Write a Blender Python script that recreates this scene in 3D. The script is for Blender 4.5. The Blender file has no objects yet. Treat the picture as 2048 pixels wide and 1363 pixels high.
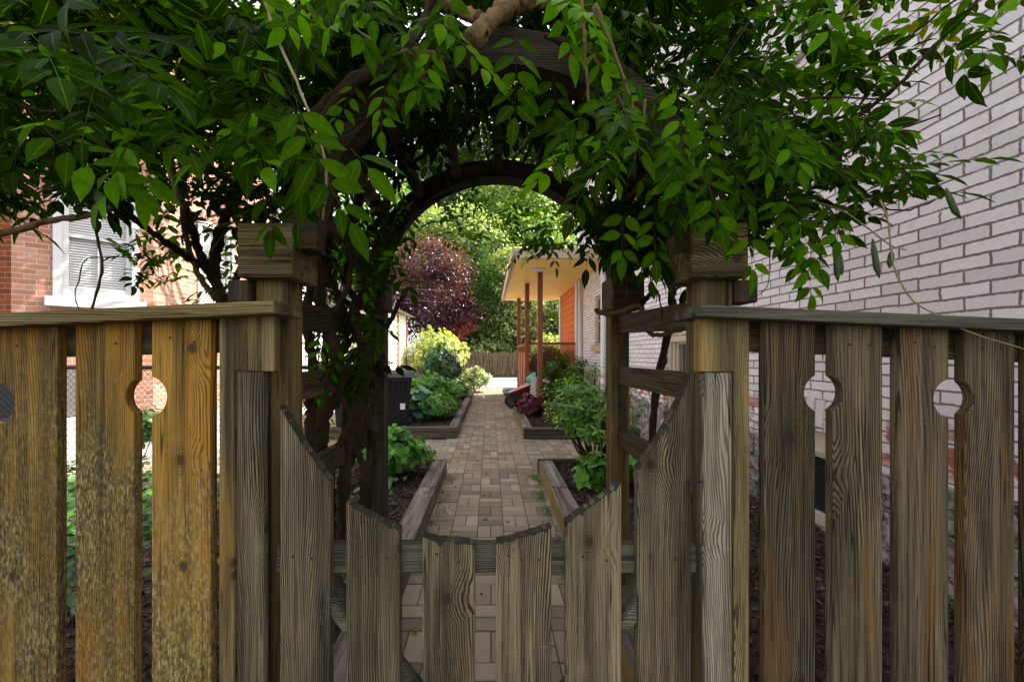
import bpy, math, random
import numpy as np
from mathutils import Vector
R = math.radians
random.seed(7); RNG = np.random.default_rng(11)
scene = bpy.context.scene
COL = scene.collection
# ------------------------------------------------------------------ camera
F, CX, CY, H = 800.0, 980.0, 708.0, 1.36       # photo focal length (px), vanishing point, lens height (m)
cam = bpy.data.cameras.new('camera'); cam_o = bpy.data.objects.new('camera', cam); COL.objects.link(cam_o)
cam_o.location = (0, 0, H); cam_o.rotation_euler = (R(90), 0, 0)
cam.sensor_width = 36; cam.lens = 36 * F / 2048
cam.shift_x = (1024 - CX) / 2048; cam.shift_y = (CY - 681.5) / 2048
cam.clip_start = 0.02; cam.clip_end = 500
scene.camera = cam_o
# ------------------------------------------------------------------ light
SUN = Vector((1.0, 0.42, 1.25)).normalized()
world = bpy.data.worlds.new('World'); scene.world = world; world.use_nodes = True
wn = world.node_tree
sky = wn.nodes.new('ShaderNodeTexSky'); sky.sky_type = 'NISHITA'; sky.sun_disc = False
sky.sun_elevation = math.asin(SUN.z); sky.sun_rotation = math.atan2(SUN.x, SUN.y)
sky.air_density = 1.0; sky.dust_density = 2.5; sky.ozone_density = 0.6
hsv = wn.nodes.new('ShaderNodeHueSaturation'); hsv.inputs['Saturation'].default_value = 0.3
wn.links.new(sky.outputs[0], hsv.inputs['Color'])
wn.links.new(hsv.outputs[0], wn.nodes['Background'].inputs['Color'])
wn.nodes['Background'].inputs['Strength'].default_value = 0.15
sl = bpy.data.lights.new('sun', 'SUN'); sl.energy = 3.7; sl.angle = R(0.5); sl.color = (1.0, 0.93, 0.82)
so = bpy.data.objects.new('sun', sl); COL.objects.link(so); so.location = SUN * 30
so.rotation_euler = SUN.to_track_quat('Z', 'Y').to_euler()
vs = scene.view_settings
vs.view_transform = 'Standard'; vs.look = 'None'; vs.gamma = 1.0; vs.exposure = 2.0; vs.use_curve_mapping = False
scene.cycles.max_bounces = 8; scene.cycles.transparent_max_bounces = 8
scene.cycles.use_denoising = True

# ------------------------------------------------------------------ helpers
def P(px, py, Y): return ((px - CX) * Y / F, Y, H + (CY - py) * Y / F)
def XP(px, Y): return (px - CX) * Y / F
def ZP(py, Y): return H + (CY - py) * Y / F

class MB:
    def __init__(s): s.v = []; s.f = []; s.uv = []
    def add(s, vs, fs, uvs=None):
        b = len(s.v); s.v += [tuple(p) for p in vs]
        for i, f in enumerate(fs):
            s.f.append([k + b for k in f]); s.uv.append(uvs[i] if uvs else None)
        return s
    def box(s, x0, x1, y0, y1, z0, z1):
        v = [(x0,y0,z0),(x1,y0,z0),(x1,y1,z0),(x0,y1,z0),(x0,y0,z1),(x1,y0,z1),(x1,y1,z1),(x0,y1,z1)]
        return s.add(v, [(0,3,2,1),(4,5,6,7),(0,1,5,4),(1,2,6,5),(2,3,7,6),(3,0,4,7)])
    def beam(s, p, q, w, h, up=(0,0,1)):
        p, q = Vector(p), Vector(q); d = (q - p).normalized(); sd = d.cross(Vector(up)).normalized(); u = sd.cross(d)
        v = []
        for c in (p, q):
            for a, b in ((-1,-1),(1,-1),(1,1),(-1,1)): v.append(c + sd * (a * w / 2) + u * (b * h / 2))
        return s.add(v, [(0,3,2,1),(4,5,6,7),(0,1,5,4),(1,2,6,5),(2,3,7,6),(3,0,4,7)])
    def prism(s, poly, y0, y1):                     # outline in x,z seen from -y, counter-clockwise
        n = len(poly)
        v = [(x, y0, z) for x, z in poly] + [(x, y1, z) for x, z in poly]
        return s.add(v, [tuple(range(n)), tuple(range(2*n-1, n-1, -1))] + [(i, i + n, (i+1) % n + n, (i+1) % n) for i in range(n)])
    def ring(s, cx, cz, r0, r1, y0, y1, a0=0, a1=math.pi, n=40):
        v = []; f = []
        for i in range(n + 1):
            a = a0 + (a1 - a0) * i / n; c, q = math.cos(a), math.sin(a)
            j = 1 + 0.004 * math.sin(i * 1.7)
            v += [(cx + r0*c, y0, cz + r0*q), (cx + r1*c*j, y0, cz + r1*q*j), (cx + r1*c*j, y1, cz + r1*q*j), (cx + r0*c, y1, cz + r0*q)]
        for i in range(n):
            b = 4 * i
            for k in range(4): f.append((b + k, b + (k+1) % 4, b + 4 + (k+1) % 4, b + 4 + k))
        f.append((0,3,2,1)); b = 4 * n; f.append((b, b+1, b+2, b+3))
        return s.add(v, f)
    def tube(s, pts, rad, n=8, cap=True, ridge=0.0):
        pts = [Vector(p) for p in pts]; m = len(pts)
        if not isinstance(rad, (list, tuple)): rad = [rad] * m
        v = []; f = []; up = Vector((0.31, 0.17, 0.93))
        for i, p in enumerate(pts):
            d = (pts[min(i+1, m-1)] - pts[max(i-1, 0)])
            d = d.normalized() if d.length > 1e-9 else Vector((0,0,1))
            a = up - d * up.dot(d)
            if a.length < 1e-3: a = Vector((1,0,0)) - d * d.x
            a.normalize(); b = d.cross(a); up = a
            for k in range(n):
                t = 2 * math.pi * k / n; rr = rad[i] * (1 + (ridge * (math.sin(k*2.6 + i*.35) + .5*math.sin(k*5.1 - i*.6)) + random.gauss(0, ridge*.45) if ridge else 0)); v.append(p + (a * math.cos(t) + b * math.sin(t)) * rr)
        for i in range(m - 1):
            for k in range(n): f.append((i*n + k, i*n + (k+1) % n, (i+1)*n + (k+1) % n, (i+1)*n + k))
        if cap: f.append(tuple(range(n-1, -1, -1))); f.append(tuple((m-1)*n + k for k in range(n)))
        return s.add(v, f)
    def wall(s, p0, p1, z0, z1, openings=(), depth=0.1, inward=None, z_is_v=True, splits=()):
        """Vertical wall from p0 to p1 with rectangular openings (u0,u1,z0,z1), uv in metres."""
        p0, p1 = Vector((p0[0], p0[1], 0)), Vector((p1[0], p1[1], 0)); L = (p1 - p0).length; d = (p1 - p0) / L
        nin = Vector(inward).normalized() if inward else d.cross(Vector((0,0,1)))
        us = sorted({0, L, *[o[0] for o in openings], *[o[1] for o in openings]})
        zs = sorted({z0, z1, *[o[2] for o in openings], *[o[3] for o in openings], *splits})
        for a, b in zip(us, us[1:]):
            for c, e in zip(zs, zs[1:]):
                if any(o[0] <= a + 1e-6 and b <= o[1] + 1e-6 and o[2] <= c + 1e-6 and e <= o[3] + 1e-6 for o in openings): continue
                q = [p0 + d*a, p0 + d*b, p0 + d*b, p0 + d*a]
                q = [Vector((w.x, w.y, z)) for w, z in zip(q, (c, c, e, e))]
                s.add(q, [(0,1,2,3)], [[(a,c),(b,c),(b,e),(a,e)]])
        for u0, u1, c, e in openings:
            A, B = p0 + d*u0, p0 + d*u1; A2, B2 = A + nin*depth, B + nin*depth
            Z = lambda w, z: Vector((w.x, w.y, z))
            s.add([Z(A,c),Z(A2,c),Z(A2,e),Z(A,e)], [(0,1,2,3)], [[(u0,c),(u0+depth,c),(u0+depth,e),(u0,e)]])
            s.add([Z(B,c),Z(B2,c),Z(B2,e),Z(B,e)], [(0,1,2,3)], [[(u1,c),(u1+depth,c),(u1+depth,e),(u1,e)]])
            s.add([Z(A,e),Z(B,e),Z(B2,e),Z(A2,e)], [(0,1,2,3)], [[(u0,e),(u1,e),(u1,e+depth),(u0,e+depth)]])
            s.add([Z(A,c),Z(B,c),Z(B2,c),Z(A2,c)], [(0,1,2,3)], [[(u0,c),(u1,c),(u1,c+depth),(u0,c+depth)]])
        return s
    def build(s, name, mat, parent=None, bevel=0, smooth=False, tint=None, seg=1):
        o0 = origin(parent)
        me = bpy.data.meshes.new(name)
        me.from_pydata([(x - o0[0], y - o0[1], z - o0[2]) for x, y, z in s.v], [], s.f)
        if any(u is not None for u in s.uv):
            ul = me.uv_layers.new(name='UVMap'); k = 0; flat = []
            for f, u in zip(s.f, s.uv): flat += u if u else [(0, 0)] * len(f)
            ul.data.foreach_set('uv', [c for t in flat for c in t])
        if tint is not None:
            at = me.attributes.new('tint', 'FLOAT', 'POINT'); at.data.foreach_set('value', tint)
        me.materials.append(mat); me.update()
        if smooth: me.polygons.foreach_set('use_smooth', [True] * len(me.polygons))
        o = bpy.data.objects.new(name, me); COL.objects.link(o)
        if parent: o.parent = parent
        if bevel:
            m = o.modifiers.new('bevel', 'BEVEL'); m.width = bevel; m.segments = seg; m.limit_method = 'ANGLE'; m.angle_limit = R(35)
        return o
def origin(o):
    x = Vector((0, 0, 0))
    while o: x = x + o.location; o = o.parent
    return x
def tag(o, label=None, cat=None, group=None, kind=None):
    if label: o['label'] = label
    if cat: o['category'] = cat
    if group: o['group'] = group
    if kind: o['kind'] = kind
    return o
def thing(name, label, cat, loc=(0,0,0), group=None):
    o = bpy.data.objects.new(name, None); COL.objects.link(o); o.location = loc; o.empty_display_size = 0.1
    return tag(o, label, cat, group)
def copy_tree(o, parent=None):
    kids = list(o.children); c = o.copy(); COL.objects.link(c)
    if parent: c.parent = parent
    for k in kids: copy_tree(k, c)
    return c

# ------------------------------------------------------------------ materials
class NT:
    def __init__(s, name):
        s.m = bpy.data.materials.new(name); s.m.use_nodes = True; s.t = s.m.node_tree; s.b = s.t.nodes['Principled BSDF']; s.out = s.t.nodes['Material Output']
        s.b.inputs['Specular IOR Level'].default_value = 0.3
    def n(s, typ, **kw):
        nd = s.t.nodes.new(typ)
        for k, v in kw.items():
            if k in ('i',): continue
            setattr(nd, k, v)
        return nd
    def put(s, v, sock):
        if isinstance(v, (int, float)): sock.default_value = v
        elif isinstance(v, (tuple, list)):
            sock.default_value = (*v, 1.0) if len(v) == 3 and len(sock.default_value) == 4 else v
        else: s.t.links.new(v, sock)
    def math(s, op, a, b=0.0, c=None, clamp=False):
        nd = s.n('ShaderNodeMath', operation=op, use_clamp=clamp); s.put(a, nd.inputs[0]); s.put(b, nd.inputs[1])
        if c is not None: s.put(c, nd.inputs[2])
        return nd.outputs[0]
    def vmath(s, op, a, b):
        nd = s.n('ShaderNodeVectorMath', operation=op); s.put(a, nd.inputs[0]); s.put(b, nd.inputs[1]); return nd.outputs[0]
    def mix(s, f, a, b, mode='MIX'):
        nd = s.n('ShaderNodeMix', data_type='RGBA', blend_type=mode); s.put(f, nd.inputs[0]); s.put(a, nd.inputs[6]); s.put(b, nd.inputs[7]); return nd.outputs[2]
    def noise(s, vec, scale, detail=3, rough=0.55, out=0):
        nd = s.n('ShaderNodeTexNoise'); s.put(vec, nd.inputs['Vector']); nd.inputs['Scale'].default_value = scale
        nd.inputs['Detail'].default_value = detail; nd.inputs['Roughness'].default_value = rough; return nd.outputs[out]
    def ramp(s, f, *stops):
        nd = s.n('ShaderNodeValToRGB'); s.put(f, nd.inputs[0]); e = nd.color_ramp.elements
        while len(e) < len(stops): e.new(0.5)
        for el, (p, c) in zip(e, stops): el.position = p; el.color = (*c, 1) if isinstance(c, (tuple, list)) else (c, c, c, 1)
        return nd.outputs[0]
    def step(s, f, lo, hi): 
        nd = s.n('ShaderNodeMapRange', interpolation_type='SMOOTHSTEP'); s.put(f, nd.inputs[0]); nd.inputs[1].default_value = lo; nd.inputs[2].default_value = hi; return nd.outputs[0]
    def bump(s, h, strength=0.5, dist=0.01, prev=None):
        nd = s.n('ShaderNodeBump'); s.put(h, nd.inputs['Height']); nd.inputs['Strength'].default_value = strength; nd.inputs['Distance'].default_value = dist
        if prev is not None: s.put(prev, nd.inputs['Normal'])
        return nd.outputs[0]
    def obj(s): return s.n('ShaderNodeTexCoord').outputs['Object']
    def uv(s): return s.n('ShaderNodeTexCoord').outputs['UV']
    def rnd(s): return s.n('ShaderNodeObjectInfo').outputs['Random']
    def attr(s, name):
        nd = s.n('ShaderNodeAttribute', attribute_name=name); return nd.outputs['Fac']
    def set(s, color=None, rough=None, normal=None, spec=None, metal=None):
        for v, k in ((color, 'Base Color'), (rough, 'Roughness'), (normal, 'Normal'), (spec, 'Specular IOR Level'), (metal, 'Metallic')):
            if v is not None: s.put(v, s.b.inputs[k])
        return s.m

def wood(name, dark, light, streak, stain=(0.02,0.016,0.01), flake=None, flake_amt=0.0, axis='Z', ring=110, streak_amt=0.5, moss=0.0, grain=1.0, lichen=None, side=None, ringamp=.34):
    s = NT(name); o = s.obj(); r = s.rnd()
    off = s.n('ShaderNodeCombineXYZ'); s.put(s.math('MULTIPLY', r, 17.3), off.inputs[0]); s.put(s.math('MULTIPLY', r, 41.7), off.inputs[1]); s.put(s.math('MULTIPLY', r, 9.1), off.inputs[2])
    v = s.vmath('ADD', o, off.outputs[0])
    sp = s.n('ShaderNodeSeparateXYZ'); s.put(v, sp.inputs[0]); X, Y, Z = sp.outputs
    if axis == 'X': A, B, L = Z, Y, X
    elif axis == 'Y': A, B, L = X, Z, Y
    else: A, B, L = X, Y, Z
    def vec(a, b, l):
        c = s.n('ShaderNodeCombineXYZ'); s.put(s.math('MULTIPLY', A, a), c.inputs[0]); s.put(s.math('MULTIPLY', B, b), c.inputs[1]); s.put(s.math('MULTIPLY', L, l), c.inputs[2]); return c.outputs[0]
    def vec2(a, l):
        c = s.n('ShaderNodeCombineXYZ'); s.put(s.math('MULTIPLY', s.math('ADD', A, B), a), c.inputs[0]); s.put(s.math('MULTIPLY', L, l), c.inputs[1]); return c.outputs[0]
    # knots: sparse cells on the face
    vo = s.n('ShaderNodeTexVoronoi', voronoi_dimensions='2D'); s.put(vec2(6.5, 5.0), vo.inputs['Vector']); vo.inputs['Scale'].default_value = 1.0
    vsep = s.n('ShaderNodeSeparateColor'); s.put(vo.outputs['Color'], vsep.inputs[0])
    keep = s.math('GREATER_THAN', vsep.outputs[0], 0.74)
    kd = s.math('ADD', vo.outputs['Distance'], s.math('MULTIPLY', s.math('SUBTRACT', s.noise(vec(70, 70, 50), 1.0, 2), 0.5), 0.05))
    knot = s.math('MULTIPLY', s.math('SUBTRACT', 1.0, s.step(kd, 0.04, 0.10)), keep)
    kring = s.math('MULTIPLY', s.math('MULTIPLY', s.math('SUBTRACT', 1.0, s.step(kd, 0.08, 0.30)), keep), s.math('MULTIPLY_ADD', s.math('SINE', s.math('MULTIPLY', kd, 150.0)), 0.5, 0.5))
    kbend = s.math('MULTIPLY', s.math('SUBTRACT', 1.0, s.step(kd, 0.0, 0.6)), keep)
    n1 = s.noise(vec(4, 4, 0.8), 1.0, 2)
    u = s.math('ADD', A, s.math('MULTIPLY', B, 0.7))
    u = s.math('ADD', u, s.math('MULTIPLY', n1, 0.15)); u = s.math('ADD', u, s.math('MULTIPLY', kbend, 0.03))
    wob = s.noise(vec(90, 90, 4), 1.0, 2)
    ph = s.math('ADD', s.math('MULTIPLY', u, ring * 2.1 * 6.2832), s.math('MULTIPLY', wob, 4.5))
    rg = s.math('MULTIPLY_ADD', s.math('SINE', ph), 0.5, 0.5)
    lw = s.step(rg, 0.45, 0.97)
    fib = s.noise(vec(520, 520, 9), 1.0, 5, 0.7)
    fib2 = s.noise(vec(170, 170, 3), 1.0, 3, 0.6)
    amp = s.step(s.noise(vec(7, 7, 1.5), 1.0, 3), 0.35, 0.66)
    tex = s.math('ADD', s.math('MULTIPLY', fib, 0.7), s.math('MULTIPLY', fib2, 0.5))
    tex = s.math('SUBTRACT', tex, s.math('MULTIPLY', lw, s.math('MULTIPLY_ADD', amp, ringamp, 0.06)))
    col = s.mix(s.step(tex, 0.27, 0.80), dark, light)
    band = s.noise(vec(22, 22, 0.9), 1.0, 3, 0.6)
    bl = s.math('MULTIPLY_ADD', s.step(band, 0.32, 0.68), 0.95, 0.45); bcb = s.n('ShaderNodeCombineColor'); [s.put(bl, bcb.inputs[k]) for k in range(3)]
    col = s.mix(1.0, col, bcb.outputs[0], 'MULTIPLY')
    col = s.mix(s.math('MULTIPLY', kring, 0.55), col, tuple(c * .8 for c in dark))
    big = s.noise(vec(14, 14, 1.3), 1.0, 4, 0.6)
    col = s.mix(s.math('MULTIPLY', s.step(big, 0.48, 0.66), streak_amt), col, s.mix(s.step(tex, 0.2, 0.9), tuple(c * .45 for c in streak), streak))
    if lichen:                       # lichen and old finish: finish survives near the top, flecks of lichen below
        oz = s.n('ShaderNodeSeparateXYZ'); s.put(o, oz.inputs[0])
        edge = s.math('ADD', oz.outputs[2], s.math('MULTIPLY', s.math('SUBTRACT', s.noise(vec(16, 16, 4), 1.0, 4), 0.5), 1.1))
        edge = s.math('ADD', edge, s.math('MULTIPLY', s.math('SUBTRACT', r, 0.5), 0.55))
        low = s.math('SUBTRACT', 1.0, s.step(edge, 0.98, 1.4))
        f1 = s.noise(vec(270, 270, 75), 1.0, 5, 0.7); f2 = s.noise(vec(190, 190, 60), 1.0, 4, 0.65); f3 = s.noise(vec(120, 120, 34), 1.0, 4, 0.65)
        lc = s.mix(s.step(f1, 0.40, 0.62), lichen[0], lichen[1])
        lc = s.mix(s.math('MULTIPLY', s.step(f2, 0.50, 0.60), 0.8), lc, lichen[2])
        lc = s.mix(s.math('MULTIPLY', s.step(f3, 0.52, 0.66), 0.6), lc, lichen[0])
        col = s.mix(s.math('MULTIPLY', low, s.math('MULTIPLY_ADD', s.step(s.noise(vec(9, 9, 4), 1.0, 4), 0.35, 0.65), 0.55, 0.36)), col, lc)
    if flake:
        fl = s.noise(vec(230, 230, 60), 1.0, 3, 0.6); zone = s.noise(vec(9, 9, 4), 1.0, 3)
        fm = s.math('MULTIPLY', s.math('MULTIPLY', s.step(fl, 0.52, 0.62), s.step(zone, 0.4, 0.6)), flake_amt)
        col = s.mix(fm, col, flake)
        fd = s.math('MULTIPLY', s.step(s.noise(vec(150, 150, 30), 1.0, 3), 0.54, 0.66), 0.6)
        col = s.mix(fd, col, tuple(c * .6 for c in dark))
    st = s.noise(vec(30, 30, 0.8), 1.0, 3, 0.6)
    col = s.mix(s.math('MULTIPLY', s.step(st, 0.56, 0.72), 0.75), col, stain)
    col = s.mix(s.math('MULTIPLY', knot, 0.85), col, (0.03, 0.018, 0.008))
    # fine splits along the grain
    cr = s.noise(vec(75, 75, 0.9), 1.0, 1); cz = s.step(s.noise(vec(13, 13, 2.2), 1.0, 2), 0.45, 0.58)
    crk = s.math('MULTIPLY', s.math('SUBTRACT', 1.0, s.step(s.math('ABSOLUTE', s.math('SUBTRACT', cr, 0.5)), 0.0, 0.022)), cz)
    col = s.mix(s.math('MULTIPLY', crk, 0.92), col, (0.008, 0.006, 0.004))
    scr = s.noise(s.vmath('MULTIPLY', v, (14, 14, 160)), 1.0, 2)          # short pale scuffs across the grain
    col = s.mix(s.math('MULTIPLY', s.math('MULTIPLY', s.step(scr, 0.71, 0.76), 0.35), s.step(s.noise(vec(5, 5, 5), 1.0, 2), 0.5, 0.6)), col, tuple(min(1, c * 1.7) for c in light))
    if moss:
        mo = s.noise(vec(20, 20, 20), 1.0, 4); col = s.mix(s.math('MULTIPLY', s.step(mo, 0.55, 0.7), moss), col, (0.05, 0.075, 0.012))
    if side:                         # algae on the face turned to the path
        gn = s.n('ShaderNodeSeparateXYZ'); s.put(s.n('ShaderNodeNewGeometry').outputs['True Normal'], gn.inputs[0])
        sd_ = s.math('MULTIPLY', s.step(s.math('MULTIPLY', gn.outputs[0], -1.0), 0.5, 0.8), s.math('MULTIPLY_ADD', s.step(s.noise(vec(9, 9, 2), 1.0, 3), 0.3, 0.6), 0.4, 0.45))
        col = s.mix(sd_, col, side)
    br = s.math('MULTIPLY_ADD', r, 0.5, 0.75)
    bc = s.n('ShaderNodeCombineColor'); [s.put(br, bc.inputs[k]) for k in range(3)]
    col = s.mix(1.0, col, bc.outputs[0], 'MULTIPLY')
    hgt = s.math('SUBTRACT', tex, s.math('MULTIPLY', crk, 0.8)); hgt = s.math('SUBTRACT', hgt, s.math('MULTIPLY', knot, 0.3))
    return s.set(col, 0.82, s.bump(hgt, 0.7 * grain, 0.004), 0.25)

def flat(name, col, rough=0.6, var=0.25, scale=14, bump=0.15, metal=0.0, dirt=None, spec=0.3):
    s = NT(name); o = s.obj(); n = s.noise(o, scale, 5, 0.6)
    c = s.mix(n, tuple(x * (1 - var) for x in col), tuple(min(1, x * (1 + var)) for x in col))
    if dirt: c = s.mix(s.math('MULTIPLY', s.step(s.noise(o, scale * .4, 5, 0.65), 0.5, 0.68), 0.7), c, dirt)
    return s.set(c, rough, s.bump(s.noise(o, scale * 6, 4), bump, 0.003), spec, metal)

def brick(name, c1, c2, mortar, paint_loss=None, wobble=0.006, ms=0.011, foundation=None, bumpd=0.012, row=0.0686, bw=0.215):
    s = NT(name); uv = s.uv()
    wn_ = s.noise(uv, 9, 3, 0.6, 1)
    d = s.vmath('MULTIPLY', s.vmath('SUBTRACT', wn_, (0.5, 0.5, 0.5)), (wobble * 3, wobble * 2.2, 0))
    wn2 = s.noise(uv, 60, 3, 0.6, 1)
    d2 = s.vmath('MULTIPLY', s.vmath('SUBTRACT', wn2, (0.5, 0.5, 0.5)), (wobble * 1.6, wobble * 1.6, 0))
    u2 = s.vmath('ADD', s.vmath('ADD', uv, d), d2)
    b = s.n('ShaderNodeTexBrick'); s.put(u2, b.inputs['Vector']); b.inputs['Scale'].default_value = 1.0
    b.inputs['Brick Width'].default_value = bw; b.inputs['Row Height'].default_value = row
    b.inputs['Mortar Size'].default_value = ms / 2; b.inputs['Mortar Smooth'].default_value = 0.4; b.inputs['Bias'].default_value = -0.1
    s.put((0,0,0,1), b.inputs['Color1']); s.put((1,1,1,1), b.inputs['Color2']); s.put((0.5,0.5,0.5,1), b.inputs['Mortar'])
    fine = s.noise(uv, 45, 5, 0.65)
    col = s.mix(b.outputs['Color'], c1, c2)
    col = s.mix(s.math('MULTIPLY', s.step(fine, 0.5, 0.75), 0.3), col, tuple(c * .55 for c in c2))
    if paint_loss:
        pl = s.math('MULTIPLY', s.step(s.noise(uv, 3.0, 5, 0.7), 0.60, 0.68), 0.55); col = s.mix(pl, col, paint_loss)
    mcol = s.mix(s.noise(uv, 70, 4), tuple(c * .5 for c in mortar), tuple(c * 1.4 for c in mortar))
    mf = b.outputs['Fac']
    drip = s.noise(s.vmath('MULTIPLY', uv, (26, 1.6, 1)), 1.0, 4, 0.6); col = s.mix(s.math('MULTIPLY', s.step(drip, 0.54, 0.74), 0.22), col, tuple(c * .5 for c in c2))
    # mortar joints where paint still bridges the joint
    skip = s.step(s.noise(uv, 5.5, 4, 0.65), 0.57, 0.66)
    mf2 = s.math('MULTIPLY', mf, s.math('SUBTRACT', 1.0, s.math('MULTIPLY', skip, 0.45)))
    col = s.mix(mf2, col, mcol)
    h = s.math('ADD', s.math('SUBTRACT', 1.0, mf), s.math('MULTIPLY', fine, 0.25))
    if foundation:
        sp = s.n('ShaderNodeSeparateXYZ'); s.put(uv, sp.inputs[0]); z = sp.outputs[1]
        zz = s.math('ADD', z, s.math('MULTIPLY', s.noise(uv, 4, 3), 0.2))
        red = s.math('MULTIPLY', s.math('MULTIPLY', s.step(zz, 0.78, 0.86), s.math('SUBTRACT', 1.0, s.step(zz, 0.98, 1.2))), s.step(s.noise(uv, 8, 3), 0.46, 0.56))
        col = s.mix(s.math('MULTIPLY', red, s.math('SUBTRACT', 1.0, mf)), col, (0.36, 0.11, 0.07))
        st = s.math('SUBTRACT', 1.0, s.step(zz, 0.74, 0.78))
        vo = s.n('ShaderNodeTexVoronoi', feature='DISTANCE_TO_EDGE'); s.put(s.vmath('ADD', s.vmath('MULTIPLY', uv, (1, 1.7, 1)), s.vmath('MULTIPLY', wn_, (0.25, 0.25, 0))), vo.inputs['Vector']); vo.inputs['Scale'].default_value = 4.2
        rk = s.noise(uv, 16, 6, 0.7)
        scol = s.mix(s.step(rk, 0.35, 0.68), (0.10, 0.085, 0.075), (0.42, 0.38, 0.37))
        scol = s.mix(s.step(s.noise(uv, 5, 4), 0.55, 0.65), scol, (0.30, 0.21, 0.14))
        scol = s.mix(s.step(vo.outputs['Distance'], 0.0, 0.05), (0.035, 0.03, 0.028), scol)
        col = s.mix(st, col, scol)
        h2 = s.math('ADD', s.math('MULTIPLY', rk, 1.6), s.step(vo.outputs['Distance'], 0.0, 0.15))
        hm = s.n('ShaderNodeMix', data_type='FLOAT'); s.put(st, hm.inputs[0]); s.put(h, hm.inputs[2]); s.put(h2, hm.inputs[3]); h = hm.outputs[0]
    return s.set(col, 0.85, s.bump(h, 0.7, bumpd), 0.2)

def leaf_mat(name, ca, cb, rib=(0.12, 0.2, 0.04), trans=0.3, rough=0.42, spec=0.4, extra=None, rib_amt=0.5):
    s = NT(name); t = s.attr('tint')
    stops = [(0.0, ca), (0.5, tuple(a*.75 + b*.25 for a, b in zip(ca, cb))), (0.85, cb)] + ([(0.93, cb), (0.96, extra), (1.0, extra)] if extra else [(1.0, cb)])
    c = s.ramp(t, *stops)
    sp = s.n('ShaderNodeSeparateXYZ'); s.put(s.uv(), sp.inputs[0]); U, V = sp.outputs[0], sp.outputs[1]
    mid = s.math('SUBTRACT', 1.0, s.step(s.math('ABSOLUTE', s.math('SUBTRACT', U, 0.5)), 0.0, 0.05))
    vein = s.math('SINE', s.math('MULTIPLY', s.math('SUBTRACT', V, s.math('MULTIPLY', s.math('ABSOLUTE', s.math('SUBTRACT', U, 0.5)), 0.5)), 58.0))
    ve = s.math('MULTIPLY', s.step(vein, 0.75, 1.0), 0.10)
    c = s.mix(s.math('MULTIPLY', s.math('MAXIMUM', mid, ve), rib_amt), c, rib)
    c = s.mix(s.math('MULTIPLY', s.step(s.noise(s.obj(), 55, 3), 0.45, 0.75), 0.35), c, tuple(x * .45 for x in ca))
    s.set(c, rough, s.bump(vein, 0.05, 0.001), spec)
    tr = s.n('ShaderNodeBsdfTranslucent'); s.put(s.mix(1.0, c, (2.0, 2.1, 0.5, 1), 'MULTIPLY'), tr.inputs['Color'])
    mx = s.n('ShaderNodeMixShader'); mx.inputs[0].default_value = trans
    s.t.links.new(s.b.outputs[0], mx.inputs[1]); s.t.links.new(tr.outputs[0], mx.inputs[2]); s.t.links.new(mx.outputs[0], s.out.inputs['Surface'])
    return s.m

M = {}
M['gate'] = wood('weathered grey wood', (0.016, 0.011, 0.005), (0.235, 0.183, 0.105), (0.115, 0.085, 0.038), ring=85, streak_amt=0.3, ringamp=.40)
M['gold'] = wood('ochre lichen wood', (0.036, 0.021, 0.004), (0.31, 0.17, 0.026), (0.44, 0.17, 0.010), stain=(0.022, 0.016, 0.006), ring=80, streak_amt=0.6, ringamp=.28, lichen=((0.030, 0.023, 0.009), (0.20, 0.14, 0.04), (0.36, 0.285, 0.125)))
M['brown'] = wood('brown streaked wood', (0.013, 0.009, 0.005), (0.195, 0.148, 0.082), (0.25, 0.112, 0.012), stain=(0.010, 0.007, 0.004), ring=75, streak_amt=0.6, ringamp=.30)
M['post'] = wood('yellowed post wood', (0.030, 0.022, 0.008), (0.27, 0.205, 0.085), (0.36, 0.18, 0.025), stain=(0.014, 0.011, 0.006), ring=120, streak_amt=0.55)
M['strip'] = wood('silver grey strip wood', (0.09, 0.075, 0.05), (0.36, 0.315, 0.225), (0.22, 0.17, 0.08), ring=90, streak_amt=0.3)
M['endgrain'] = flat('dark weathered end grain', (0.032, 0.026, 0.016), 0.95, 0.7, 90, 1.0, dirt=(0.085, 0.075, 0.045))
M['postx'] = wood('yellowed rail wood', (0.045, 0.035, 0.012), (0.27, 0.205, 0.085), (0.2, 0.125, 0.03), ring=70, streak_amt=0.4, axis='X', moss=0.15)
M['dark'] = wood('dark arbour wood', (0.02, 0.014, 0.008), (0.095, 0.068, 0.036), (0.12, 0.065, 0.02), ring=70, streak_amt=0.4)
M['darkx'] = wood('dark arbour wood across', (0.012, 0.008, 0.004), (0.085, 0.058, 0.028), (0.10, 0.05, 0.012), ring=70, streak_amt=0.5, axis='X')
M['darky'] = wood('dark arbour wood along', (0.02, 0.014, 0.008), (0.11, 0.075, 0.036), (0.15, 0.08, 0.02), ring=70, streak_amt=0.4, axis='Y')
M['gatex'] = wood('weathered grey rail', (0.04, 0.034, 0.022), (0.16, 0.145, 0.10), (0.10, 0.085, 0.04), ring=70, axis='X', moss=0.25)
M['timber'] = wood('silvered timber', (0.06, 0.047, 0.038), (0.27, 0.225, 0.19), (0.18, 0.125, 0.06), ring=60, axis='Y', streak_amt=0.4, moss=0.2, side=(0.17, 0.115, 0.025))
M['timberx'] = wood('damp timber', (0.045, 0.037, 0.022), (0.16, 0.13, 0.085), (0.12, 0.085, 0.03), ring=60, axis='X', streak_amt=0.4, moss=0.3)
M['stock'] = wood('old stockade wood', (0.04, 0.03, 0.018), (0.16, 0.12, 0.07), (0.12, 0.08, 0.04), ring=40)
M['redwood'] = flat('rust red stained wood', (0.22, 0.065, 0.03), 0.65, 0.3, 9)
M['redpanel'] = flat('faded red panel', (0.36, 0.115, 0.065), 0.7, 0.25, 7)
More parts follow.
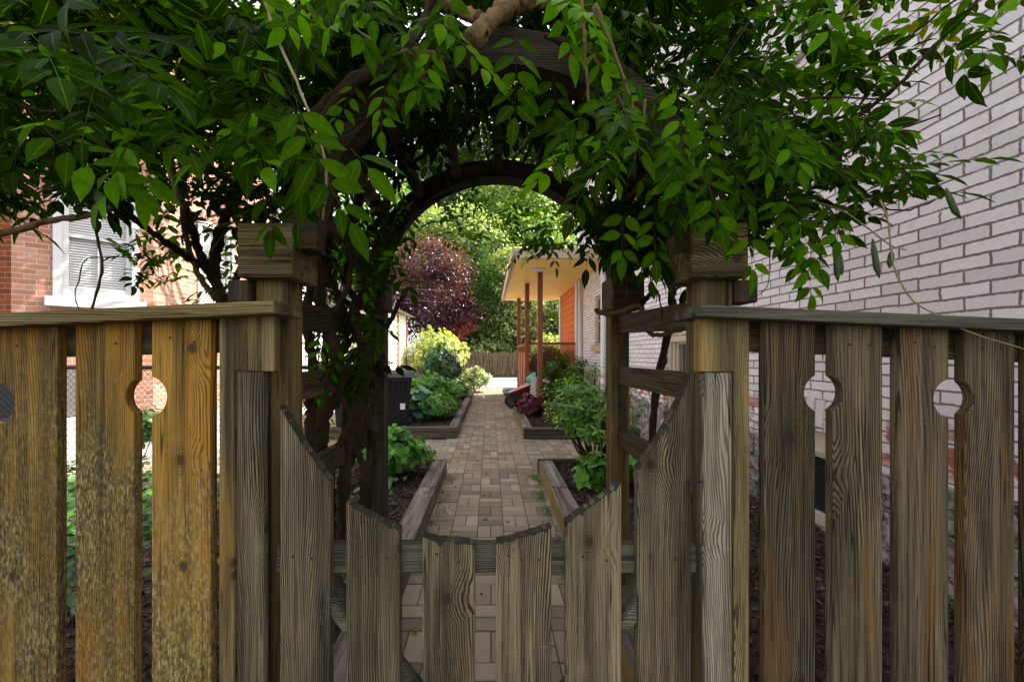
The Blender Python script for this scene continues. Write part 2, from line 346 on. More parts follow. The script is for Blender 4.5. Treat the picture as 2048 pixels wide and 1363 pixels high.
M['white_brick'] = brick('white painted brick', (0.65, 0.60, 0.605), (0.80, 0.745, 0.745), (0.215, 0.172, 0.148), wobble=0.0065, ms=0.0135, paint_loss=(0.60, 0.53, 0.54), foundation=True)
M['red_brick'] = brick('red brick', (0.27, 0.062, 0.018), (0.16, 0.034, 0.011), (0.30, 0.21, 0.15), wobble=0.003, ms=0.012)
M['sunlit_brick'] = brick('sunlit pale red brick', (0.50, 0.25, 0.17), (0.34, 0.13, 0.075), (0.55, 0.47, 0.41), wobble=0.004, ms=0.012, paint_loss=(0.58, 0.42, 0.36))  # paler copy of the brick, with pale patches, carrying the bay's sun brightness
M['white_trim'] = flat('white painted trim', (0.62, 0.60, 0.58), 0.5, 0.06, 8, 0.08)
M['beige_trim'] = flat('beige painted trim', (0.48, 0.40, 0.30), 0.55, 0.12, 8, 0.08)
M['tan_trim'] = flat('tan painted trim', (0.42, 0.31, 0.2), 0.55, 0.15, 8, 0.08)
M['soffit'] = flat('cream soffit with bounce glow', (0.95, 0.62, 0.16), 0.6, 0.08, 4, 0.05)  # orange glow of sunlight bounced off the yard is put into the cream
M['fascia'] = flat('beige fascia', (0.44, 0.33, 0.24), 0.6, 0.15, 5, 0.05)
M['roofing'] = flat('grey roofing felt', (0.3, 0.3, 0.31), 0.85, 0.2, 30)
M['orange_siding'] = flat('orange painted siding', (0.56, 0.15, 0.035), 0.55, 0.12, 6, 0.05)
M['cream_siding'] = flat('cream siding', (0.66, 0.6, 0.40), 0.6, 0.08, 6, 0.05)
M['white_siding'] = flat('pale siding', (0.68, 0.62, 0.58), 0.6, 0.08, 6, 0.05)
M['concrete'] = flat('concrete paving', (0.38, 0.35, 0.35), 0.9, 0.2, 3, 0.2, dirt=(0.2, 0.18, 0.17))
M['pale_concrete'] = flat('pale concrete', (0.56, 0.52, 0.46), 0.9, 0.12, 3, 0.2)
M['gravel'] = flat('pale gravel', (0.52, 0.46, 0.40), 0.9, 0.35, 25, 0.5)
M['soil'] = flat('dark garden soil', (0.05, 0.038, 0.026), 0.95, 0.5, 6, 0.6, dirt=(0.03, 0.045, 0.012))
M['mulch'] = flat('dark bark mulch', (0.034, 0.02, 0.015), 0.9, 0.6, 60, 1.0)
M['dark_metal'] = flat('dark coated metal', (0.03, 0.03, 0.032), 0.45, 0.2, 20, 0.05, 0.6)
M['bin'] = flat('black bin plastic', (0.012, 0.0105, 0.011), 0.5, 0.3, 6, 0.1, spec=0.25)
M['ac'] = flat('grey appliance metal', (0.12, 0.11, 0.11), 0.5, 0.15, 8, 0.05, 0.3)
M['bark'] = flat('vine bark', (0.050, 0.032, 0.018), 0.95, 0.7, 70, 1.0, dirt=(0.012, 0.008, 0.005), spec=.1)
M['bark_light'] = flat('pale vine bark', (0.19, 0.12, 0.058), 0.95, 0.65, 75, 1.0, dirt=(0.045, 0.03, 0.016), spec=.1)
M['twig'] = flat('green tan twig', (0.24, 0.20, 0.085), 0.7, 0.3, 30, 0.2)
M['trunk'] = flat('dark tree bark', (0.05, 0.036, 0.026), 0.95, 0.5, 8, 0.9)
M['pod'] = flat('green seed pod', (0.05, 0.075, 0.025), 0.7, 0.3, 30, 0.2)
M['red_plastic'] = flat('red plastic', (0.62, 0.03, 0.03), 0.35, 0.15, 9, 0.03)
M['green_plastic'] = flat('green plastic', (0.06, 0.30, 0.19), 0.4, 0.2, 9, 0.03)
M['white_plastic'] = flat('white plastic', (0.7, 0.68, 0.66), 0.4, 0.08, 9, 0.03)
M['chalk'] = flat('pale board', (0.5, 0.42, 0.37), 0.7, 0.12, 9, 0.05)
M['iron'] = flat('rusty iron', (0.06, 0.04, 0.03), 0.6, 0.4, 60, 0.3, 0.7)
M['glass'] = NT('dark window glass').set((0.02, 0.022, 0.025), 0.06, None, 0.7)
M['glass_tan'] = NT('curtained window glass').set((0.10, 0.085, 0.06), 0.12, None, 0.6)
def paver_mat():
    s = NT('tan concrete pavers'); t = s.attr('tint'); o = s.obj()
    c = s.ramp(t, (0.0, (0.155, 0.123, 0.09)), (0.4, (0.24, 0.192, 0.138)), (0.75, (0.28, 0.22, 0.165)), (1.0, (0.35, 0.28, 0.21)))
    g = s.noise(o, 160, 4, 0.7); c = s.mix(s.math('MULTIPLY', s.step(g, 0.45, 0.7), 0.45), c, (0.13, 0.105, 0.075))
    big = s.step(s.noise(o, 1.3, 4, 0.6), 0.48, 0.68); c = s.mix(s.math('MULTIPLY', big, 0.5), c, (0.20, 0.155, 0.075))
    return s.set(c, 0.88, s.bump(g, 0.35, 0.003), 0.2)
M['paver'] = paver_mat()
M['joint'] = flat('paver joint sand', (0.045, 0.037, 0.026), 0.95, 0.5, 40, 0.3, dirt=(0.04, 0.05, 0.012))
def chip_mat():
    s = NT('bark chips'); c = s.ramp(s.attr('tint'), (0, (0.02, 0.011, 0.008)), (0.7, (0.055, 0.031, 0.022)), (1, (0.13, 0.085, 0.06))); return s.set(c, 0.85)
M['chip'] = chip_mat()
M['wist'] = leaf_mat('wisteria leaf', (0.003, 0.0085, 0.0003), (0.105, 0.255, 0.003), rib=(0.12, 0.27, 0.006), trans=0.5, rough=0.4, spec=0.02, extra=(0.22, 0.19, 0.008))
M['stalk'] = flat('green leaf stalk', (0.035, 0.052, 0.008), 0.8, 0.3, 30, 0.1, spec=0.1)
M['hydr'] = leaf_mat('hydrangea leaf', (0.03, 0.105, 0.012), (0.16, 0.37, 0.05), rib=(0.2, 0.42, 0.10), trans=0.3, rough=0.45, spec=.25)
M['pieris'] = leaf_mat('laurel leaf', (0.045, 0.13, 0.015), (0.24, 0.42, 0.09), rib=(0.28, 0.45, 0.12), trans=0.3, rough=0.4, spec=.25)
M['hosta'] = leaf_mat('hosta leaf', (0.07, 0.17, 0.12), (0.12, 0.26, 0.16), rib=(0.14, 0.3, 0.2), trans=0.25)
M['fern'] = leaf_mat('fern leaf', (0.10, 0.25, 0.05), (0.22, 0.40, 0.10), trans=0.35)
M['yellow'] = leaf_mat('yellow green leaf', (0.22, 0.28, 0.06), (0.56, 0.56, 0.24), rib=(0.5, 0.5, 0.25), trans=0.3, rough=0.5)
M['cream'] = leaf_mat('variegated leaf', (0.10, 0.18, 0.05), (0.58, 0.56, 0.32), trans=0.3, rough=0.5)
M['box'] = leaf_mat('dark boxwood leaf', (0.012, 0.042, 0.01), (0.035, 0.10, 0.02), trans=0.2, rough=0.35)
M['plum'] = leaf_mat('purple plum leaf', (0.035, 0.009, 0.018), (0.21, 0.08, 0.125), rib=(0.2, 0.08, 0.1), trans=0.3, rough=0.3, spec=.6, extra=(0.46, 0.29, 0.34))
M['maple'] = leaf_mat('red maple leaf', (0.16, 0.025, 0.022), (0.36, 0.085, 0.06), rib=(0.4, 0.12, 0.1), trans=0.3)
M['arbor'] = leaf_mat('arborvitae spray', (0.012, 0.045, 0.006), (0.085, 0.18, 0.028), trans=0.25, rough=0.5, spec=.2)
M['tree'] = leaf_mat('shade tree leaf', (0.10, 0.17, 0.06), (0.26, 0.34, 0.15), trans=0.35, rough=0.4, extra=(0.42, 0.45, 0.3))
M['deep'] = leaf_mat('deep green tree leaf', (0.06, 0.095, 0.045), (0.20, 0.25, 0.14), trans=0.3, rough=0.35)
M['silver'] = leaf_mat('silvery tree leaf', (0.16, 0.22, 0.11), (0.42, 0.46, 0.34), trans=0.4, rough=0.35)
M['heuch'] = leaf_mat('purple heuchera leaf', (0.04, 0.006, 0.012), (0.13, 0.012, 0.03), rib=(0.16, 0.03, 0.06), trans=0.2, rough=0.4, extra=(0.24, 0.04, 0.2), spec=.2)
M['ivy'] = leaf_mat('ground ivy leaf', (0.02, 0.07, 0.012), (0.06, 0.16, 0.03), trans=0.25)
M['grass'] = leaf_mat('moss and grass', (0.05, 0.085, 0.015), (0.14, 0.2, 0.04), trans=0.3, rough=0.7, rib_amt=0.0)

# ------------------------------------------------------------------ leaves
def template(ts, ws, fold, droop, wave=0.0):
    v = []; uv = []; rows = []
    for i, (t, w) in enumerate(zip(ts, ws)):
        zc = -droop * t * t
        if w == 0: rows.append([len(v)]); v.append((0, t, zc)); uv.append((0.5, t))
        else:
            rows.append([len(v), len(v)+1, len(v)+2]); wv = wave * (1 if i % 2 else -1)
            v += [(-w, t, zc + fold*w + wv), (0, t, zc), (w, t, zc + fold*w - wv)]; uv += [(0, t), (0.5, t), (1, t)]
    f = []
    for a, b in zip(rows, rows[1:]):
        if len(a) == 1: f += [(a[0], b[1], b[0]), (a[0], b[2], b[1])]
        elif len(b) == 1: f += [(a[0], a[1], b[0]), (a[1], a[2], b[0])]
        else: f += [(a[0], a[1], b[1], b[0]), (a[1], a[2], b[2], b[1])]
    return np.array(v), f, np.array(uv)
T_WIST = template((0, .1, .28, .48, .70, .87, 1), (0, .095, .17, .18, .125, .045, 0), 0.3, 0.14, 0.008)
T_OVAL = template((0, .2, .5, .8, 1), (0, .26, .33, .2, 0), 0.3, 0.2)
T_LANCE = template((0, .3, .65, 1), (0, .13, .13, 0), 0.4, 0.25)
T_ROUND = template((0, .15, .5, .85, 1), (0, .34, .48, .34, 0), 0.25, 0.2)
T_SIMPLE = template((0, .5, 1), (0, .3, 0), 0.4, 0.15)
T_BLADE = template((0, .5, 1), (0, .05, 0), 0.3, 0.35)

class Leaves:
    def __init__(s): s.p = []; s.d = []; s.n = []; s.L = []; s.w = []; s.t = []
    def add(s, p, d, n, L, w=1.0, t=None):
        s.p.append(tuple(p)); s.d.append(tuple(d)); s.n.append(tuple(n)); s.L.append(L); s.w.append(w); s.t.append(random.random() if t is None else t)
    def build(s, name, T, mat, parent=None, smooth=True):
        o0 = np.array(origin(parent)); V, Fc, UV = T
        p = np.array(s.p) - o0; d = np.array(s.d); n = np.array(s.n); L = np.array(s.L)[:, None, None]; w = np.array(s.w)[:, None]
        d /= np.linalg.norm(d, axis=1, keepdims=True) + 1e-9
        sd = np.cross(d, n); sd /= np.linalg.norm(sd, axis=1, keepdims=True) + 1e-9; n = np.cross(sd, d)
        X = p[:, None, :] + L * (V[None, :, 1:2] * d[:, None, :] + V[None, :, 0:1] * w[:, :, None] * sd[:, None, :] + V[None, :, 2:3] * n[:, None, :])
        m, k = len(p), len(V); ft = np.array([len(f) for f in Fc]); fl = np.concatenate([np.array(f) for f in Fc])
        loops = (fl[None, :] + (np.arange(m) * k)[:, None]).ravel(); tot = np.tile(ft, m); start = np.concatenate([[0], np.cumsum(tot)[:-1]])
        me = bpy.data.meshes.new(name); me.vertices.add(m * k); me.vertices.foreach_set('co', X.reshape(-1).astype(np.float32))
        me.loops.add(len(loops)); me.loops.foreach_set('vertex_index', loops.astype(np.int32))
        me.polygons.add(len(tot)); me.polygons.foreach_set('loop_start', start.astype(np.int32)); me.polygons.foreach_set('loop_total', tot.astype(np.int32))
        ul = me.uv_layers.new(name='UVMap'); ul.data.foreach_set('uv', np.tile(UV[fl], (m, 1)).reshape(-1).astype(np.float32))
        at = me.attributes.new('tint', 'FLOAT', 'POINT'); at.data.foreach_set('value', np.repeat(np.array(s.t), k).astype(np.float32))
        me.materials.append(mat); me.update(); me.validate()
        if smooth: me.polygons.foreach_set('use_smooth', [True] * len(me.polygons))
        o = bpy.data.objects.new(name, me); COL.objects.link(o)
        if parent: o.parent = parent
        return o
def rv(s=1.0): return Vector((random.gauss(0, s), random.gauss(0, s), random.gauss(0, s)))
def rdir():
    v = rv(); return v.normalized() if v.length > 1e-6 else Vector((0, 0, 1))

# ------------------------------------------------------------------ setting: ground, paths
g = MB(); N = 60
gs = [(-90 + 180 * i / N) for i in range(N + 1)]
for i in range(N + 1):
    for j in range(N + 1): g.v.append((gs[i], gs[j] + 60, -0.02))
for i in range(N):
    for j in range(N): g.f.append([i*(N+1)+j, (i+1)*(N+1)+j, (i+1)*(N+1)+j+1, i*(N+1)+j+1]); g.uv.append(None)
tag(g.build('ground', M['soil']), kind='structure')
m = MB().box(-0.75, 0.75, -2.0, 16.6, -0.02, -0.006); m.box(-4.6, -0.75, 4.56, 6.42, -0.02, -0.006); m.box(0.75, 2.39, 4.56, 6.36, -0.02, -0.006)
tag(m.build('path_base', M['joint']), kind='structure')
# basket-weave pavers
pv = MB(); tints = []
def paver(x0, x1, y0, y1):
    gx = 0.0022; x0 += gx; x1 -= gx; y0 += gx; y1 -= gx
    z = random.gauss(0, 0.0013); tx, ty = random.gauss(0, .008), random.gauss(0, .008); b = 0.004
    cx, cy = (x0+x1)/2, (y0+y1)/2
    zz = lambda x, y, d=0: z + tx*(x-cx) + ty*(y-cy) - d
    v = [(x0,y0,zz(x0,y0,.02)),(x1,y0,zz(x1,y0,.02)),(x1,y1,zz(x1,y1,.02)),(x0,y1,zz(x0,y1,.02)),
         (x0,y0,zz(x0,y0,.004)),(x1,y0,zz(x1,y0,.004)),(x1,y1,zz(x1,y1,.004)),(x0,y1,zz(x0,y1,.004)),
         (x0+b,y0+b,zz(x0+b,y0+b)),(x1-b,y0+b,zz(x1-b,y0+b)),(x1-b,y1-b,zz(x1-b,y1-b)),(x0+b,y1-b,zz(x0+b,y1-b))]
    f = [(8,9,10,11)]
    for k in range(4):
        q = (k+1) % 4; f += [(4+k, 4+q, 8+q, 8+k), (k, q, 4+q, 4+k)]
    pv.add(v, f); tints.extend([random.random()] * 12)
S = 0.2015; X0, Y0 = -0.297, 2.976
for i in range(-22, 15):
    for j in range(-24, 68):
        xa, ya = X0 + i*S, Y0 + j*S; xc, yc = xa + S/2, ya + S/2
        main = -0.62 < xc < 0.64 and -1.5 < yc < 16.4
        if 10.2 < yc and xc > 0.45: main = False
        cross = (-4.5 < xc < 2.3) and 4.62 < yc < 6.36
        if not (main or cross): continue
        if (i - 1 + j) % 2 == 0: paver(xa, xa+S/2, ya, ya+S); paver(xa+S/2, xa+S, ya, ya+S)
        else: paver(xa, xa+S, ya, ya+S/2); paver(xa, xa+S, ya+S/2, ya+S)
tag(pv.build('brick_path', M['paver'], tint=tints), kind='structure')
tag(MB().box(-3.5, 3.2, 16.6, 23.6, -0.02, -0.002).build('gravel_yard', M['gravel']), kind='structure')
tag(MB().box(-7.5, -3.6, 4.95, 6.35, -0.02, 0.0).build('side_walk', M['concrete']), kind='structure')
tag(MB().box(-9.5, -2.75, 9.42, 13.85, -0.02, 0.008).build('driveway', M['pale_concrete']), kind='structure')
tag(MB().box(-5.09, -4.3, 6.36, 9.4, -0.02, 0.004).build('side_path', M['concrete']), kind='structure')
# moss and grass tufts along the path joints
lv = Leaves()
for k in range(4200):
    sgn = random.choice((-1, 1, 1)); y = random.uniform(2.2, 4.5)
    cl = math.sin(y * 7.3) + math.sin(y * 13.1 + 1)
    if cl < 0.2 and random.random() < 0.85: continue
    x = (0.525 if sgn > 0 else -0.475) - sgn * abs(random.gauss(0, 0.06))
    lv.add((x, y, 0.0), (random.gauss(0, .5), random.gauss(0, .5), 1), rdir(), random.uniform(0.012, 0.03), 1.6)
tag(lv.build('moss_grass', T_BLADE, M['grass']), kind='stuff')

lv = Leaves()
for k in range(150):
    x, y = random.uniform(-.5, .55), 1.9 + 10*random.random()**1.6
    if random.random() < .55: x = random.choice((-.47, .52)) + random.gauss(0, .05)
    a = random.uniform(0, 6.28); lv.add((x, y, .008), (math.cos(a), math.sin(a), random.gauss(0, .2)), (random.gauss(0, .3), random.gauss(0, .3), 1), random.uniform(.018, .045), 1.0, random.choice((.1, .3, .97, .98, .99)))
tag(lv.build('fallen_leaves', T_OVAL, M['wist']), kind='stuff')
# ------------------------------------------------------------------ right house
W = 2.40
def thing_house():
    h = thing('brick_house', 'white painted brick house with grey mortar joints and a stone base along the path', 'house', (W, 5, 0))
    # (u along y from YS)
    YS, YE = -1.2, 10.75
    ops = [(2.78-YS, 3.5-YS, 0.1, 0.80), (4.42-YS, 5.52-YS, 0.45, 1.76), (8.55-YS, 9.12-YS, 1.55, 2.66), (2.55-YS, 3.25-YS, 3.73, 5.2), (6.3-YS, 7.1-YS, 3.73, 5.2)]
    w = MB().wall((W, YS), (W, YE), -0.3, 6.2, ops, 0.14, (1, 0, 0))
    w.wall((W, YS), (W + 6, YS), -0.3, 6.2, (), 0.1); w.wall((W, YE), (W + 6, YE), -0.3, 6.2, (), 0.1)
    w.wall((W + 6, YS), (W + 6, YE), -0.3, 6.2, (), 0.1)
    w.build('wall', M['white_brick'], h)
    MB().box(W - 0.25, W + 6.2, YS - .2, YE + .2, 6.2, 6.35).build('roof', M['roofing'], h)
    # basement window, beige frame and dark pane with clipped corners
    wx = W + 0.03
    fr = MB(); fr.box(wx, wx+.06, 2.782, 2.86, .1, .8); fr.box(wx, wx+.06, 3.42, 3.498, .1, .8); fr.box(wx, wx+.06, 2.86, 3.42, .1, .19); fr.box(wx, wx+.06, 2.86, 3.42, .60, .8)
    fr.box(wx-.018, wx, 2.782, 3.498, .635, .665)
    for y, q in ((2.86, 1), (3.42, -1)): fr.add([(wx+.002, y, .6), (wx+.002, y + q*.05, .6), (wx+.002, y, .55)], [(0,1,2)])
    f = fr.build('window', M['beige_trim'], h, 0.004)
    MB().box(wx+.03, wx+.05, 2.86, 3.42, .19, .60).build('pane', M['glass'], f)
    # soldier arch course over the basement window
    a = MB()
    for k in range(10):
        y = 2.72 + k * 0.083; t = (y - 3.14) * 0.35
        z0 = 0.805 + 0.03 * (1 - ((y - 3.1) / .45) ** 2)
        a.add([(W-.006, y, z0), (W-.006, y+.07, z0), (W-.006, y+.07+t*.25, z0+.2), (W-.006, y+t*.25, z0+.2), (W+.02, y, z0), (W+.02, y+.07, z0), (W+.02, y+.07+t*.25, z0+.2), (W+.02, y+t*.25, z0+.2)],
              [(0,1,2,3),(0,4,5,1),(1,5,6,2),(2,6,7,3),(3,7,4,0)])
    a.build('window_arch', M['white_trim'], h, 0.004)
    # arched window or low door beyond the gate
    wx = W + 0.06
    fr = MB(); y0, y1, zs, zt = 4.422, 5.518, 1.60, 1.755
    for k, (b, dx) in enumerate(((0.07, 0.0), (0.05, 0.03), (0.045, 0.06))):
        o = sum((0.07, 0.05, 0.045)[:k])
        fr.box(wx+dx, wx+dx+.06, y0+o, y0+o+b, .45, zs - o*.5); fr.box(wx+dx, wx+dx+.06, y1-o-b, y1-o, .45, zs - o*.5); fr.box(wx+dx, wx+dx+.06, y0+o+b, y1-o-b, zs-o*.5-b, zs-o*.5)
    n = 14; v = [(wx+.01, y1 - (y1-y0)*i/n, zs + 0.01 + .135*math.sin(math.pi*i/n)) for i in range(n+1)]
    v += [(wx+.06, p[1], p[2]) for p in v]
    fr.add(v, [tuple(range(n+1)), tuple(range(2*n+1, n, -1))] + [(i, i+n+1, i+n+2, i+1) for i in range(n)])
    fr.box(W-.05, wx+.1, y0, y1, .40, .455)
    f = fr.build('window', M['beige_trim'], h)
    MB().box(wx+.10, wx+.12, y0+.16, y1-.16, .455, 1.49).build('pane', M['glass_tan'], f)
    MB().box(wx+.085, wx+.10, y1-.25, y1-.165, .455, 1.49).build('curtain', M['ac'], f)
    c = MB()                                           # brick fill above the arch corners
    for q in (0, 1):
        vs_ = []
        for i in range(8):
            t = i / 14 if q == 0 else 1 - i / 14
            vs_.append((W + .004, y1 - (y1-y0)*t, zs + .02 + .14*math.sin(math.pi*t)))
        vs_ += [(W + .004, (y0+y1)/2, zt + .006), (W + .004, y1 if q == 0 else y0, zt + .006)]
        c.add(vs_, [tuple(range(len(vs_)))], [[(p[1], p[2]) for p in vs_]])
    c.build('arch_brickwork', M['white_brick'], h)
    # far sash window with a stone sill
    wx = W + 0.05
    fr = MB(); y0, y1, z0, z1 = 8.552, 9.118, 1.55, 2.66
    fr.box(wx, wx+.05, y0, y0+.06, z0, z1); fr.box(wx, wx+.05, y1-.06, y1, z0, z1); fr.box(wx, wx+.05, y0+.06, y1-.06, z0, z0+.06); fr.box(wx, wx+.05, y0+.06, y1-.06, z1-.06, z1); fr.box(wx, wx+.05, y0+.06, y1-.06, 2.08, 2.13)
    f = fr.build('window', M['tan_trim'], h)
    MB().box(wx+.02, wx+.04, y0+.06, y1-.06, z0+.06, z1-.06).build('pane', M['glass'], f)
    MB().box(W-.07, W+.1, y0-.1, y1+.1, z0-.13, z0).build('sill', M['tan_trim'], f)
    for ya in (2.552, 6.302):
        wx = W + .06; fr = MB(); y0, y1, z0, z1 = ya, ya + (.696 if ya < 4 else .796), 3.73, 5.2
        fr.box(wx, wx+.05, y0, y0+.06, z0, z1); fr.box(wx, wx+.05, y1-.06, y1, z0, z1); fr.box(wx, wx+.05, y0+.06, y1-.06, z0, z0+.07); fr.box(wx, wx+.05, y0+.06, y1-.06, 4.45, 4.5)
        f = fr.build('window', M['white_trim'], h)
        MB().box(wx+.02, wx+.04, y0+.06, y1-.06, z0+.07, z1).build('pane', M['glass'], f)
        MB().box(W-.06, W+.1, y0-.06, y1+.06, z0-.09, z0).build('sill', M['white_trim'], f)
    for y in (8.25, 10.35):
        MB().tube([(W-.07, y, 6.1), (W-.07, y, 0.35), (W-.16, y-.05, .2)], .05, 10).build('downspout', M['white_trim'], h, smooth=True)
    # rear wing: white corner boards and orange lap siding
    s = MB(); z = 0.9
    s.box(W+.03, W+5, 10.78, 13.6, -.2, .9)
    while z < 3.5: 
        s.add([(W-.0, 11.15, z), (W-.0, 13.4, z), (W+.03, 13.4, z+.19), (W+.03, 11.15, z+.19), (W+.03, 11.15, z), (W+.03, 13.4, z)], [(0,3,2,1), (0,1,5,4), (0,4,3), (1,2,5)]); z += .185
    s.box(W+.031, W+5, 10.78, 13.6, .9, 3.6)
    s.build('siding', M['orange_siding'], h)
    for y in (10.95, 13.5): MB().box(W-.06, W+.06, y-.12, y+.1, 0, 3.3).build('corner_board', M['white_trim'], h, .005)
    # porch: flat roof, soffit, fascia, vent, posts
    xs, ya, yb, zc = 0.46, 8.0, 14.5, 3.30
    r = MB().box(xs+.02, W-.005, ya+.02, yb, zc+.012, zc+.14).build('porch_roof', M['roofing'], h)
    sf = MB()
    for k in range(11):
        a0 = ya + .06 + (yb-ya-.08)*k/11; a1 = ya + .06 + (yb-ya-.08)*(k+1)/11 - .008
        sf.box(xs+.06, W-.01, a0, a1, zc, zc+.012)
    sf.build('porch_soffit', M['soffit'], r)
    fa = MB(); fa.box(xs-.03, xs+.02, ya-.03, yb, zc-.03, zc+.17); fa.box(xs+.02, W-.005, ya-.03, ya+.02, zc-.03, zc+.17); fa.box(xs+.02, xs+.06, ya+.02, yb, zc-.012, zc)
    fa.build('porch_fascia', M['fascia'], r, .006)
    for (a, b) in ((.95, 9.0), (.95, 12.3)): MB().box(a, a+.3, b, b+.3, zc-.014, zc-.001).build('soffit_vent', M['white_trim'], r, .004)
    for (x, y) in ((1.19, 9.5), (1.02, 11.0), (1.0, 13.9)):
        MB().box(x-.058, x+.058, y-.058, y+.058, 0.0, zc-.001).build('porch_post', M['redwood'], h, .008)
    # boarded side of the porch between the far posts, lattice across its end
    x = 1.0; pn = MB()
    pn.box(x-.02, x+.02, 11.06, 13.84, .42, 1.36)
    p = pn.build('porch_panel', M['redpanel'], h)
    rl = MB(); rl.box(x-.05, x+.05, 11.06, 13.84, 1.58, 1.66); rl.box(x-.045, x+.045, 11.06, 13.84, 1.36, 1.42); rl.box(x-.045, x+.045, 11.06, 13.84, .34, .42)
    for k in range(9): rl.box(x-.03, x+.03, 11.25+k*.3, 11.31+k*.3, 1.42, 1.58)
    for k in range(4): rl.box(x-.04, x+.04, 11.06+k*.9, 11.14+k*.9, .42, 1.36)
    rl.build('porch_rail', M['redwood'], h, .004)
    lt = MB(); y = 11.0
    z0, z1, xa, xb = .45, 1.62, 1.09, 2.38
    for sg in (1, -1):
        k = -14
        while k < 30:
            c = xa + k * .075; pts = []
            # line x = c + sg*(z - z0)
            lo = z0; hi = z1
            za = max(z0, z0 + ((xa - c) / sg if sg > 0 else (c - xb)), ); zb = min(z1, z0 + ((xb - c) if sg > 0 else (c - xa)))
            if zb - za > .06: lt.beam((c + sg*(za-z0), y + .006*sg, za), (c + sg*(zb-z0), y + .006*sg, zb), .010, .030, (0, 1, 0))
            k += 1
    l = lt.build('porch_lattice', M['redwood'], h)
    MB().box(xa, xb, y-.03, y+.03, 1.62, 1.69).build('top_rail', M['redwood'], l, .004)
    MB().box(1.06, W-.01, 11.1, 14.3, 0, .4).build('porch_floor', M['stock'], h)
    return h
thing_house()

# ------------------------------------------------------------------ left house with a canted bay
def left_house():
    h = thing('brick_house', 'red brick house with a white framed window in its sunlit bay', 'house', (-6.1, 6, 0))
    A, B, C, D = (-11, 5.08), (-6.08, 5.08), (-5.1, 6.06), (-5.1, 9.3)
    w = MB(); t0, t1 = .25*1.414, .87*1.414
    w.wall(A, B, .32, 6.4, (), .1, (0, 1, 0))
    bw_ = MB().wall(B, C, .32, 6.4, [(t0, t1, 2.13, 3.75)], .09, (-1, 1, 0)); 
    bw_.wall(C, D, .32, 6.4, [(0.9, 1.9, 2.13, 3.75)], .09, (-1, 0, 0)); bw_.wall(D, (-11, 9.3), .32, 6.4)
    bw_.build('bay_wall', M['sunlit_brick'], h)
    w.build('wall', M['red_brick'], h)
    b = MB(); pts = [(-11, 5.03), (-6.06, 5.03), (-5.05, 6.04), (-5.05, 9.32), (-11, 9.32)]
    v = [(x, y, -.1) for x, y in pts] + [(x, y, .32) for x, y in pts]
    b.add(v, [(0,1,6,5),(1,2,7,6),(2,3,8,7),(3,4,9,8),(5,6,7,8,9)]); b.build('foundation', M['concrete'], h)
    r = MB(); pts = [(-11, 4.8), (-5.95, 4.8), (-4.8, 5.95), (-4.8, 9.5), (-11, 9.5)]
    v = [(x, y, 6.4) for x, y in pts] + [(x, y, 6.55) for x, y in pts]
    r.add(v, [(4,3,2,1,0),(5,6,7,8,9)] + [(i, (i+1) % 5, (i+1) % 5 + 5, i+5) for i in range(5)]); r.build('roof', M['roofing'], h)
    def win(p0, d, nin, u0, u1, z0, z1):
        p0 = Vector((p0[0], p0[1], 0)); d = Vector(d).normalized(); nin = Vector(nin).normalized()
        def bx(mb, ua, ub, na, nb, za, zb):
            c = [p0 + d*u + nin*n for u, n in ((ua,na),(ub,na),(ub,nb),(ua,nb))]
            v = [Vector((q.x,q.y,za)) for q in c] + [Vector((q.x,q.y,zb)) for q in c]
            mb.add(v, [(0,3,2,1),(4,5,6,7),(0,1,5,4),(1,2,6,5),(2,3,7,6),(3,0,4,7)])
        f = MB(); bx(f,u0+.002,u0+.09,-.03,.05,z0,z1); bx(f,u1-.09,u1-.002,-.03,.05,z0,z1); bx(f,u0+.09,u1-.09,-.03,.05,z0,z0+.08); bx(f,u0+.09,u1-.09,-.03,.05,z1-.1,z1)
        zm = (z0+z1)/2 + .02
        bx(f,u0+.09,u0+.15,.01,.06,z0+.08,z1-.1); bx(f,u1-.15,u1-.09,.01,.06,z0+.08,z1-.1); bx(f,u0+.15,u1-.15,.01,.06,z0+.08,z0+.15); bx(f,u0+.15,u1-.15,.01,.06,zm,zm+.05)
        um = (u0+u1)/2; bx(f, um-.008, um+.008, .03, .05, z0+.15, zm)
        o = f.build('window', M['white_trim'], h, .003)
        s = MB(); bx(s, u0-.07, u1+.07, -.09, .09, z0-.13, z0); s.build('sill', M['white_trim'], o, .005)
        bl = MB(); z = z0 + .15
        while z < z1 - .12:
            c = [p0 + d*(u0+.15) + nin*.056, p0 + d*(u1-.15) + nin*.056]; e = [q + nin*.018 for q in c]
            bl.add([(c[0].x,c[0].y,z),(c[1].x,c[1].y,z),(e[1].x,e[1].y,z+.034),(e[0].x,e[0].y,z+.034)], [(0,1,2,3)]); z += .036
        bl.build('blind', M['white_trim'], o)
        gl = MB(); bx(gl, u0+.09, u1-.09, .08, .09, z0+.05, z1-.05); gl.build('pane', M['glass'], o)
    win(B, (1, 1, 0), (-1, 1, 0), t0, t1, 2.13, 3.75)
    win(C, (0, 1, 0), (-1, 0, 0), .9, 1.9, 2.13, 3.75)
    return h
left_house()
